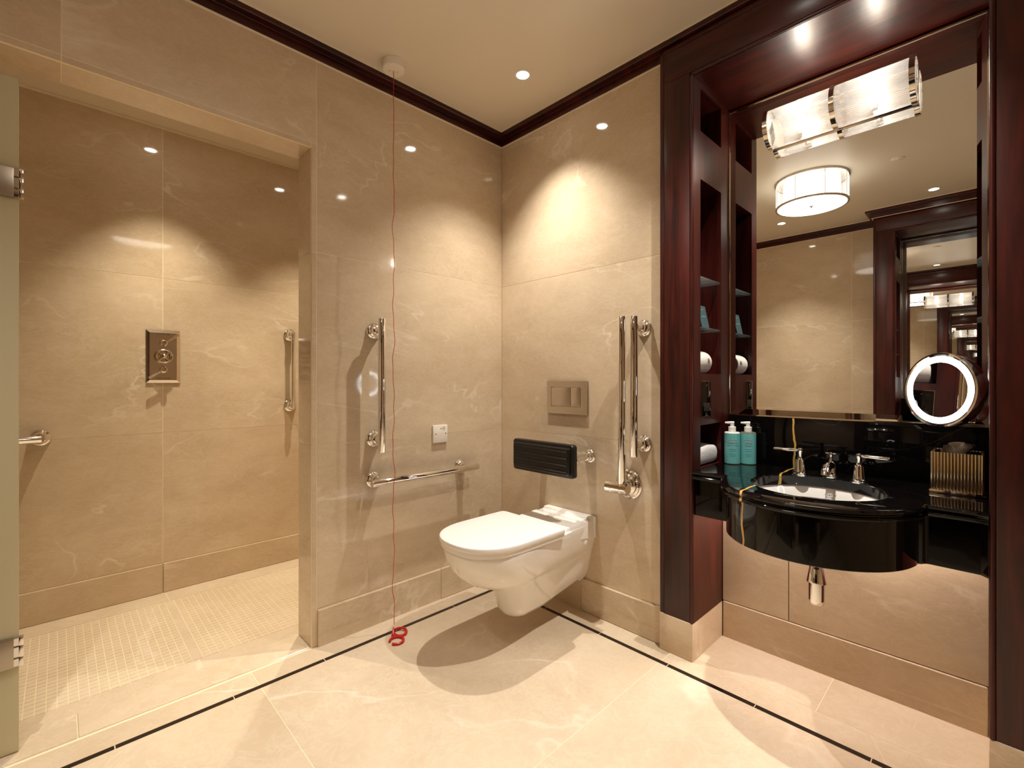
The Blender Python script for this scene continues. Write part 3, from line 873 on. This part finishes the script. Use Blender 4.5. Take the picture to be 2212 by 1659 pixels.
G().lathe([(0.006, 0), (0.0045, 0.010), (0.006, 0.020), (0.0075, 0.026), (0.006, 0.032), (0, 0.034)], (0.205, YC, 0.792), 'z', 18).tube([(0.205, YC - 0.016, 0.820), (0.205, YC + 0.016, 0.820)], 0.0032, 10).tube([(0.189, YC, 0.820), (0.221, YC, 0.820)], 0.0032, 10).build('pop_up_knob', 'chrome', so)

# wall light fixed on the mirror: ribbed glass half-drum with polished bands
LZ, LR, LY0, LY1 = 2.077, 0.072, -1.285, -1.737
LA = PI / 2 + 0.6            # the glass wraps round past the half circle
wl_ = thing('wall_light', (XM - .004, (LY0 + LY1) / 2, LZ), 'ribbed glass and nickel wall light glowing on the mirror', 'wall lamp')
UNIT.append(wl_)
LX = 0.262
def half(r0, r1, ya, yb, name, mat, seg=40):
    g = G(); rings = []
    for yv, r_ in ((ya, r0), (ya, r1), (yb, r1), (yb, r0)):
        rings.append([(LX - r_ * math.cos(a), yv, LZ + r_ * math.sin(a)) for a in [(-LA + 2 * LA * i / seg) for i in range(seg + 1)]])
    vs_ = [p for r_ in rings for p in r_]; m = seg + 1; fs = []
    for j in range(4):
        k = (j + 1) % 4
        for i in range(seg): fs.append((j * m + i, j * m + i + 1, k * m + i + 1, k * m + i))
    g.add(vs_, fs); return g.build(name, mat, wl_)
for ya in (LY0, (LY0 + LY1) / 2 + 0.008, LY1 + 0.015):
    half(LR - 0.003, LR + 0.004, ya, ya - 0.015, 'band', 'nickel')
BX = LX + LR * math.sin(0.6); BZ = LR * math.cos(0.6)
G().box(BX - .002, XM - .0036, LY0 - .001, LY1 + .001, LZ - BZ - .002, LZ + BZ + .002).build('back_plate', 'nickel', wl_, smooth=False)
for zz in (LZ - BZ, LZ + BZ):
    G().box(BX - .005, BX + .003, LY0 - .0005, LY1 + .0005, zz - .003, zz + .003, .001, 1).build('edge_bar', 'nickel', wl_)
def ribbed(ya, yb):
    g = G(); nr = 46
    for q in range(nr):                                      # glass rods side by side, each bulging outwards
        a0 = -LA + 2 * LA * q / nr
        arc = []
        for i in range(5):
            a = a0 + 2 * LA / nr * i / 4
            arc.append((a, LR - 0.0035 + 0.0032 * math.sin(PI * i / 4)))
        ra = [(LX - r_ * math.cos(a), ya, LZ + r_ * math.sin(a)) for a, r_ in arc]
        rb = [(p[0], yb, p[2]) for p in ra]
        g.add(ra + rb, [(i, i + 1, i + 6, i + 5) for i in range(4)])
    return g.build('ribbed_shade', 'rib_glass', wl_, angle=60)
ymid = (LY0 + LY1) / 2
ribbed(LY0 - 0.015, ymid + 0.008); ribbed(ymid - 0.007, LY1 + 0.015)
half(0.0, LR - 0.002, LY0 - .002, LY0 - .004, 'end_glass', 'rib_glass'); half(0.0, LR - 0.002, LY1 + .004, LY1 + .002, 'end_glass', 'rib_glass')
for yb in ((LY0 + ymid) / 2, (LY1 + ymid) / 2):
    G().lathe([(0, -0.040), (0.008, -0.038), (0.013, -0.030), (0.014, 0.0), (0.013, 0.030), (0.008, 0.038), (0, 0.040)], (LX - 0.004, yb, LZ), 'z', 20).build('bulb', 'bulb', wl_)
    G().cyl((LX - 0.004, yb, LZ - .056), 0.011, 0.018, 'z', 16).build('bulb_socket', 'nickel', wl_)

# LED strip beneath the counter
ls = G().box(XP - 0.030, XP - 0.018, NY0 - .03, NY1 + .03, 0.648, 0.654).build('led_strip', 'led', origin=(XP - .024, YC, .651))
tag(ls, 'warm LED strip fixed under the black counter, lighting the stone', 'led strip'); UNIT.append(ls)

# copy the whole unit to the opposite wall (seen in the mirror)
RT = Matrix.Translation((-2.323, -3.278, 0)) @ Matrix.Rotation(PI, 4, 'Z')
OPP = {'vanity_surround': 'mahogany vanity surround on the opposite wall, seen only in the mirror',
       'mirror': 'tall mirror on the opposite wall, seen reflected with repeated images',
       'splashback': 'black marble splashback on the opposite wall, beneath the reflected mirror',
       'vanity_counter': 'black marble washstand counter on the opposite wall, seen in reflection',
       'wash_basin': 'round white basin in the opposite black counter', 'bottle_trap': 'chrome bottle trap under the opposite washstand',
       'tap_set': 'chrome tap set on the opposite black counter'}
for o in UNIT:
    if o is wl_ or o is ls: continue     # no lamp shows on the opposite unit
    c = copy_tree(o)
    c.matrix_world = RT @ Matrix.Translation(o.location)
    c['label'] = OPP[o.name.split('.')[0]]

# ------------------------------------------------------------------ things in and around the vanity
# shaver socket plate on the left side panel
t = thing('socket_plate', (0.077, NY0, 1.0), 'narrow black glass socket plate on the mahogany side panel', 'socket')
G().box(0.037, 0.118, NY0 - 0.005, NY0, 0.938, 1.076, 0.001).build('plate', 'black_glass', t)
G().box(0.0355, 0.1195, NY0 - 0.0035, NY0 - .0001, 0.9365, 1.0775).build('edge_trim', 'chrome', t)
G().box(0.052, 0.106, NY0 - 0.0062, NY0 - .004, 0.958, 0.990, .001).build('socket_insert', 'dark_dot', t)
for zz in (1.061, 0.948):
    G().cyl((0.077, NY0 - 0.0048, zz), 0.0035, 0.0015, '-y', 14).build('screw', 'chrome', t)
for dx, dz in ((0, .009), (-.010, -.006), (.010, -.006)):
    G().box(0.079 + dx - .002, 0.079 + dx + .002, NY0 - 0.0066, NY0 - .006, 0.974 + dz - .003, 0.974 + dz + .003).build('pin_hole', 'black_glass', t)

# toilet rolls in the tall niche
def roll(x0, x1, yc, zc, label):
    t = thing('toilet_roll', ((x0 + x1) / 2, yc, zc - .047), label, 'toilet roll')
    G().lathe([(0.018, 0), (0.044, 0), (0.0465, 0.002), (0.047, 0.006), (0.047, x1 - x0 - .006), (0.0465, x1 - x0 - .002), (0.044, x1 - x0), (0.018, x1 - x0), (0.018, 0)], (x0, yc, zc), 'x', 40).build('paper', 'paper', t)
    d = Vector((-0.10, -0.90, 0.20)).normalized()
    g = G(); xs = x0 + (x1 - x0) * 0.72
    for r0, r1, m_ in ((0.0085, 0.0115, 'emblem'), (0.0, 0.0055, 'emblem')):
        g = G(); vs_ = []; fs = []
        for i in range(24):
            a = 2 * PI * i / 24
            for r_ in (r0, r1):
                u = r_ * math.cos(a); v = r_ * math.sin(a) / 0.0475 + 0.10
                vs_.append((xs + u, yc - 0.0475 * math.cos(v), zc + 0.0475 * math.sin(v)))
        for i in range(24):
            k = (i + 1) % 24; fs.append((2 * i, 2 * i + 1, 2 * k + 1, 2 * k))
        g.add(vs_, fs).build('seal', m_, t)
roll(0.050, 0.170, -1.0530, 1.1545, 'spare white toilet roll with a round brown seal, in the tall mahogany niche')

# folded towel in the low niche, on the counter
def folded_towel(name, c, size, layers, mat, label, seed, rot=0.0):
    rnd = random.Random(seed)
    sx, sy, sz = size; g = G(); nx, ny = 14, 12
    h = sz / layers
    t = thing(name, c, label, 'towel')
    for l in range(layers):
        g = G(); rings = []
        m = 28
        for i in range(nx + 1):
            f = i / nx; end = min(1, min(f, 1 - f) / 0.12)
            end = math.sqrt(max(0.0, 1 - (1 - end) ** 2))
            ring = []
            for k in range(m):
                a = 2 * PI * k / m
                e = 3.2
                ca, sa = math.cos(a), math.sin(a)
                yy = sy / 2 * abs(ca) ** (2 / e) * (1 if ca > 0 else -1) * (0.90 + 0.10 * end)
                zz = h / 2 * abs(sa) ** (2 / e) * (1 if sa > 0 else -1) * (0.35 + 0.65 * end)
                w = 0.0025 * math.sin(9 * f + seed + l) + 0.002 * math.sin(11 * yy / sy + seed * 2 + l)
                ring.append(((f - .5) * sx, yy, h * (l + .5) + zz * 1.02 + (w if sa > 0 else 0) * end))
            rings.append(ring)
        g.rings(rings)
        g.xform(Matrix.Translation(c) @ Matrix.Rotation(rot, 4, 'Z'))
        g.build('fold', mat, t, angle=80)
    return t
folded_towel('hand_towel', (0.128, -1.056, 0.736), (0.188, 0.096, 0.080), 1, 'towel', 'folded white hand towel in the low mahogany niche beside the soap bottles', 3, 0.0)

# leaflet card on the lower glass shelf
t = thing('card', (0.126, -1.092, 1.2945), 'dark teal leaflet card standing on the lower glass shelf', 'card')
def lean(g): return g.xform(Matrix.Translation((0, -1.092, 1.2945)) @ Matrix.Rotation(-0.20, 4, 'X') @ Matrix.Translation((0, 1.092, -1.2945)))
lean(G().box(0.092, 0.160, -1.0925, -1.0910, 1.2945, 1.3900)).build('sheet', 'card', t, smooth=False)
for z0, z1, w in ((1.372, 1.375, .020), (1.342, 1.346, .034)):
    lean(G().box(0.126 - w / 2, 0.126 + w / 2, -1.0929, -1.0924, z0, z1)).build('print', 'card_print', t, smooth=False)

# two pump bottles
def lettering(txt, size, place, mat, parent):
    """flat print: place(u, w) gives the point for the text's own coordinates"""
    cu = bpy.data.curves.new('lettering', 'FONT'); cu.body = txt; cu.size = size; cu.align_x = 'CENTER'; cu.align_y = 'CENTER'; cu.resolution_u = 2
    ob = bpy.data.objects.new('lettering', cu); COL.objects.link(ob)
    bpy.context.view_layer.update()
    me = bpy.data.meshes.new_from_object(ob.evaluated_get(bpy.context.evaluated_depsgraph_get()))
    bpy.data.objects.remove(ob); bpy.data.curves.remove(cu)
    base = Vector(parent['base'])
    for v in me.vertices:
        v.co = Vector(place(v.co.x, v.co.y)) - base
    me.materials.clear(); me.materials.append(M[mat])
    o = bpy.data.objects.new('lettering', me); COL.objects.link(o); o.parent = parent
    return o
def text_on_cyl(txt, size, c, R, zc, a_face, mat, parent):
    return lettering(txt, size, lambda u, w: (c[0] + R * math.cos(a_face + u / R), c[1] + R * math.sin(a_face + u / R), zc + w), mat, parent)
def bottle(c, label, cap_mat, lines):
    t = thing('pump_bottle', (c[0], c[1], 0.735), label, 'bottle', None)
    R = 0.0305; z0 = 0.735
    G().lathe([(0.0, 0.0005), (R - .003, 0.0), (R - .0005, 0.003), (R - .0005, 0.128), (R - .004, 0.1315), (0.0, 0.1325)], (c[0], c[1], z0), 'z', 40).build('body', cap_mat, t)
    G().lathe([(R, 0.004), (R, 0.127)], (c[0], c[1], z0), 'z', 40, caps=False).build('label_sleeve', 'teal', t)
    pm = G().lathe([(0.0145, 0.1325), (0.0145, 0.152), (0.0125, 0.154), (0.008, 0.154), (0.008, 0.168), (0.0085, 0.171), (0.0, 0.172)], (c[0], c[1], z0), 'z', 28).build('pump', 'pump', t)
    d = Vector((-0.30, 0.95, 0)).normalized(); p = Vector((c[0], c[1], z0 + 0.169))
    G().tube([p - d * 0.008, p + d * 0.004, p + d * 0.014, p + d * 0.022, p + d * 0.027], [0.0065, 0.0065, 0.0052, 0.0042, 0.0036], 12).build('nozzle', 'pump', pm)
    af = math.atan2(-1.9165 - c[1], -1.7777 - c[0]) + 0.06
    Rt = R + 0.0002
    text_on_cyl('\u2022  \u2022', 0.012, c, Rt, z0 + 0.109, af, 'ink', t)
    for txt, s_, dz, mt in lines: text_on_cyl(txt, s_, c, Rt, z0 + dz, af, mt, t)
    for dz, w in ((0.062, .030), (0.055, .026), (0.044, .024), (0.040, .026), (0.036, .022), (0.032, .024)):
        vs_ = []; fs = []
        for i in range(9):
            a = af + (i / 8 - .5) * w / Rt
            for q in (0, .0012 if dz > .05 else .0006): vs_.append((c[0] + Rt * math.cos(a), c[1] + Rt * math.sin(a), z0 + dz + q))
        for i in range(8): fs.append((2 * i, 2 * i + 2, 2 * i + 3, 2 * i + 1))
        G().add(vs_, fs).build('print_line', 'ink_grey', t)
    vs_ = []; fs = []                                        # arched red line over the product name
    for i in range(17):
        f = i / 16 - .5; a = af + f * 0.034 / Rt
        for q in (0, .0034): vs_.append((c[0] + Rt * math.cos(a), c[1] + Rt * math.sin(a), z0 + 0.0985 - 0.014 * f * f + q))
    for i in range(0, 16, 2): fs.append((2 * i, 2 * i + 2, 2 * i + 3, 2 * i + 1))
    G().add(vs_, fs).build('print_arch', 'ink_red', t)
bottle((0.236, -1.1545), 'teal pump bottle of hand and body lotion with opaque white shoulder, on the counter', 'pump',
       [('HAND AND', 0.0078, 0.0870, 'ink'), ('BODY LOTION', 0.0072, 0.0775, 'ink')])
bottle((0.275, -1.2035), 'teal pump bottle of hand wash with clear shoulder, on the counter', 'clear_amber',
       [('HAND', 0.0095, 0.0870, 'ink'), ('WASH', 0.0095, 0.0765, 'ink')])

# maker's name printed on the far wall of the basin
lettering('DURAVIT', 0.0085, lambda u, w: (BC[0] + (0.1792 + 0.4 * w) * math.cos(-u / 0.18 - 0.03), BC[1] + (0.1792 + 0.4 * w) * math.sin(-u / 0.18 - 0.03), 0.6755 + 0.9 * w), 'ink_grey', bs)

# gilded tissue box
TX0, TX1, TB0, TB1, TZ = 0.160, 0.283, -1.896, -1.776, 0.735
t = thing('tissue_box', ((TX0 + TX1) / 2, (TB0 + TB1) / 2, TZ), 'gilded reeded tissue box holding white tissues, on the counter', 'tissue box')
G().box(TX0 + .006, TX1 - .006, TB0 + .006, TB1 - .006, TZ, TZ + .124).build('box', 'nickel', t, smooth=False)
G().box(TX0 - .003, TX1 + .003, TB0 - .003, TB1 + .003, TZ, TZ + .011, .002).build('base_rim', 'nickel', t)
nb = 16
for i in range(nb):
    q = (i + .5) / nb
    G().cyl((TX0 + .005, TB0 + (TB1 - TB0) * q, TZ + .010), 0.0036, 0.116, 'z', 10, .001).build('reed', 'gold', t)
    G().cyl((TX1 - .005, TB0 + (TB1 - TB0) * q, TZ + .010), 0.0036, 0.116, 'z', 10, .001).build('reed', 'gold', t)
    G().cyl((TX0 + (TX1 - TX0) * q, TB1 - .005, TZ + .010), 0.0036, 0.116, 'z', 10, .001).build('reed', 'gold', t)
    G().cyl((TX0 + (TX1 - TX0) * q, TB0 + .005, TZ + .010), 0.0036, 0.116, 'z', 10, .001).build('reed', 'gold', t)
g = G(); rnd = random.Random(4)
rings = []
cxx, cyy = (TX0 + TX1) / 2, (TB0 + TB1) / 2
vs_ = []; fs = []
W_, H_ = 12, 6
for j in range(H_ + 1):
    for i in range(W_ + 1):
        f = i / W_ - .5; h = j / H_
        vs_.append((cxx - .012 + 0.018 * math.sin(f * 7) * (0.5 + h) - 0.012 * h, cyy + f * (0.060 + 0.012 * h) + 0.006 * math.sin(j + i), TZ + .118 + h * (0.034 + 0.008 * math.cos(f * 5 + .8))))
for j in range(H_):
    for i in range(W_):
        a = j * (W_ + 1) + i; fs.append((a, a + 1, a + W_ + 2, a + W_ + 1))
tis = G().add(vs_, fs).build('tissue', 'paper', t, angle=80)
md = tis.modifiers.new('thickness', 'SOLIDIFY'); md.thickness = 0.0006

# lit magnifying mirror on the right of the big mirror
MC = Vector((0.125, -1.798, 1.052)); th = math.radians(39)
nrm = Vector((-math.cos(th), math.sin(th), 0.04)).normalized()
t = thing('shaving_mirror', (XM - .004, -1.862, 0.985), 'round chrome shaving mirror with a lit white ring, on a wall arm', 'mirror')
G().lathe([(0.085, -0.045), (0.103, -0.040), (0.110, -0.030), (0.1125, -0.004), (0.1110, 0.002), (0.1060, 0.003), (0.1015, 0.001), (0.1010, -0.001), (0.0, -0.0015)], MC, nrm, 64).build('housing', 'chrome', t)
G().lathe([(0.1015, -0.0002), (0.083, -0.0002)], MC, nrm, 64, caps=False).build('light_ring', 'ring_glow', t)
G().lathe([(0.0830, -0.0001), (0.0, -0.0001)], MC, nrm, 64, caps=False).build('mirror_face', 'mirror', t)
bk = MC - nrm * 0.045
G().lathe([(0.042, 0), (0.042, 0.006), (0.036, 0.011), (0.024, 0.014), (0.014, 0.018), (0.014, 0.045)], (XM - .004, -1.862, 0.985), '-x', 36).build('wall_rose', 'chrome', t)
G().tube([(XM - .045, -1.862, 0.950), (XM - .045, -1.862, 1.03)], 0.013, 20).build('pivot', 'chrome', t)
G().tube([(XM - .045, -1.862, 1.022), (0.245, -1.862, 1.045), tuple(bk + Vector((0.012, -0.004, 0))), tuple(bk + nrm * 0.01)], 0.009, 14).build('arm', 'chrome', t)

# shower control plate
PXc, PZc = -1.394, 1.203
t = thing('shower_valve', (PXc, SY, PZc), 'polished chrome shower control plate with a cross wheel and two levers', 'shower control')
px0, px1, pz0, pz1 = -1.464, -1.324, 1.068, 1.336
def prect(yv, i): return [(px0 + i, yv, pz0 + i), (px1 - i, yv, pz0 + i), (px1 - i, yv, pz1 - i), (px0 + i, yv, pz1 - i)]
G().rings([prect(SY, 0), prect(SY - .006, 0), prect(SY - .0095, 0.014), prect(SY - .0085, 0.0145), prect(SY - .0085, .016)]).build('plate', 'nickel', t, smooth=False)
wl3 = G().lathe([(0.012, 0), (0.012, 0.028), (0.009, 0.034), (0, 0.036)], (PXc, SY - .0085, PZc), '-y', 24)
def torus(g, c, R, r, axis_y=True, seg=40):
    pts = [(c[0] + R * math.cos(2 * PI * i / seg), c[1], c[2] + R * math.sin(2 * PI * i / seg)) for i in range(seg + 1)]
    return g.tube(pts, r, 10, False)
wh = torus(wl3, (PXc, SY - .036, PZc), 0.032, 0.0045).build('wheel', 'nickel', t)
for a in (PI / 4, 3 * PI / 4):
    G().tube([(PXc + 0.031 * math.cos(a), SY - .036, PZc + 0.031 * math.sin(a)), (PXc - 0.031 * math.cos(a), SY - .036, PZc - 0.031 * math.sin(a))], 0.0045, 10).build('spoke', 'nickel', wh)
for zz, ang in ((PZc + .067, math.radians(35)), (PZc - .067, math.radians(215))):
    hb = G().lathe([(0.017, 0), (0.017, 0.006), (0.012, 0.010), (0.012, 0.028), (0.013, 0.030), (0.010, 0.034), (0, 0.035)], (PXc, SY - .0085, zz), '-y', 24).build('knob', 'nickel', t)
    d = Vector((math.cos(ang), 0, math.sin(ang)))
    p = Vector((PXc, SY - .032, zz))
    G().tube([p, p + d * 0.075], 0.0055, 12).build('lever', 'nickel', hb)
for zz, sg in ((PZc + .112, 1), (PZc - .112, -1)):
    lettering('RAIN SHOWER' if sg > 0 else 'HAND SHOWER', 0.0085, lambda u, w: (PXc + u, SY - .0088, zz + w), 'dark_dot', t)

# ------------------------------------------------------------------ lamps in the ceiling
def downlight(x, y, zc, label, watt, group, size=96, col=WARM, where='', end=''):
    t = thing(where + 'downlight' + end, (x, y, zc), label, 'downlight', group)
    G().lathe([(0.040, 0.0), (0.041, 0.0015), (0.039, 0.003), (0.028, 0.003), (0.027, 0.0), (0.040, 0.0)], (x, y, zc), '-z', 36).build('trim_ring', 'white_plastic', t)
    G().lathe([(0.0275, 0.0016), (0.0, 0.0016)], (x, y, zc), '-z', 28, caps=False).build(where + 'lens' + end, 'downlight', t)
    ld = bpy.data.lights.new(where + 'downlight_beam' + end, 'SPOT'); ld.energy = watt; ld.color = col; ld.spot_size = math.radians(size); ld.spot_blend = 1.0; ld.shadow_soft_size = 0.014
    lo = bpy.data.objects.new(where + 'downlight_beam' + end, ld); COL.objects.link(lo); lo.parent = t; lo.location = (0, 0, -0.008)
GR = 'recessed ceiling downlights'
downlight(-0.300, -0.460, ZC, 'recessed round downlight in the ceiling above the toilet', SPOT_W * 1.0, GR)
downlight(-0.275, -1.440, ZC, 'recessed round downlight in the ceiling in front of the washbasin', SPOT_W * 1.25, GR, where='washbasin_', end='_offscreen')
downlight(-2.080, -0.633, ZC, 'recessed round downlight near the opposite wall, seen in the mirror', SPOT_W * 0.75, GR, 84, where='opposite_wall_', end='_offscreen')
downlight(-2.050, -1.614, ZC, 'recessed round downlight in front of the opposite washstand, seen in the mirror', SPOT_W * 0.75, GR, 84, where='opposite_washstand_', end='_offscreen')
downlight(-1.406, 0.700, SC, 'recessed round downlight in the shower ceiling, facing the control plate', SPOT_W * 0.95, GR, 76, (1.0, 0.88, 0.68))
downlight(-0.703, 0.622, SC, 'recessed round downlight in the shower ceiling, facing the slim upright rail', SPOT_W * 0.95, GR, 76, (1.0, 0.88, 0.68))

# drum ceiling lamp: ribbed glass drum with opal base
DX, DY, DR = -1.26, -1.05, 0.21; DH = 0.05
t = thing('ceiling_lamp_offscreen', (DX, DY, ZC), 'round ribbed glass drum lamp on the ceiling, seen in the mirror', 'ceiling lamp')
G().lathe([(0.0, 0.0), (DR + .004, 0.0), (DR + .004, 0.012), (DR - .01, 0.016), (0, 0.016)], (DX, DY, ZC), '-z', 56).build('ceiling_plate', 'nickel', t)
g = G(); nr = 110; vs_ = []; fs = []
prof_ = []
for i in range(nr * 4):
    a = 2 * PI * i / (nr * 4); prof_.append((a, DR - .003 + 0.003 * abs(math.sin(nr * a / 2))))
ra = [(DX + r_ * math.cos(a), DY + r_ * math.sin(a), ZC - .016) for a, r_ in prof_]
rb = [(x, y, ZC - .120 - DH) for x, y, z in ra]
m = len(ra)
g.add(ra + rb, [(i, (i + 1) % m, m + (i + 1) % m, m + i) for i in range(m)]); g.build('ribbed_drum', 'rib_glass', t, angle=70)
for q in range(8):
    a = 2 * PI * q / 8 + .2
    G().tube([(DX + (DR + .001) * math.cos(a), DY + (DR + .001) * math.sin(a), ZC - .014), (DX + (DR + .001) * math.cos(a), DY + (DR + .001) * math.sin(a), ZC - .122 - DH)], 0.0018, 8).build('upright', 'nickel', t)
G().lathe([(DR - .010, 0.117 + DH), (DR + .003, 0.117 + DH), (DR + .003, 0.126 + DH), (DR - .010, 0.126 + DH), (DR - .010, 0.117 + DH)], (DX, DY, ZC), '-z', 56).build('base_ring', 'nickel', t)
G().lathe([(DR - .009, 0.121 + DH), (0.0, 0.124 + DH)], (DX, DY, ZC), '-z', 48, caps=False).build('opal_base_offscreen', 'drum_glow', t)
G().lathe([(DR - .045, 0.02), (DR - .045, 0.115 + DH)], (DX, DY, ZC), '-z', 48, caps=False).build('inner_diffuser_offscreen', 'drum_side', t)
G().lathe([(0.014, 0.123 + DH), (0.014, 0.127 + DH), (0.007, 0.130 + DH), (0.006, 0.136 + DH), (0, 0.137 + DH)], (DX, DY, ZC), '-z', 24).build('finial', 'nickel', t)
# small flush disc (detector) in the ceiling
o = G().lathe([(0.034, 0), (0.034, 0.002), (0.031, 0.004), (0.011, 0.004), (0.010, 0.006), (0, 0.006)], (-1.28, -1.503, ZC), '-z', 32).build('ceiling_detector', 'white_plastic', origin=(-1.28, -1.503, ZC))
tag(o, 'flush white detector disc in the ceiling, seen in the mirror', 'detector')

# low bench with folded towels by the opposite wall (mirrored in the splashback)
t = thing('bench', (-2.36, -0.70, 0.0), 'low mahogany bench with towels against the opposite wall', 'bench')
G().box(XC + .005, -2.17, -1.10, -0.32, 0.36, 0.40, .004).build('seat', 'wood_y', t)
for xx in (XC + .03, -2.20):
    for yy in (-1.07, -0.35):
        G().box(xx - .02, xx + .02, yy - .02, yy + .02, 0.0, 0.36, .002).build('leg', 'wood_z', t)
folded_towel('bath_towel', (-2.36, -0.50, 0.400), (0.30, 0.26, 0.14), 2, 'towel_grey', 'grey folded bath towel on the bench, reflected left in the splashback', 5)
folded_towel('bath_towel', (-2.36, -0.86, 0.400), (0.30, 0.26, 0.16), 2, 'towel_grey', 'thicker grey folded bath towel on the bench nearer the opposite washstand', 8)

# drop helper properties
for o in bpy.data.objects:
    if 'base' in o: del o['base']
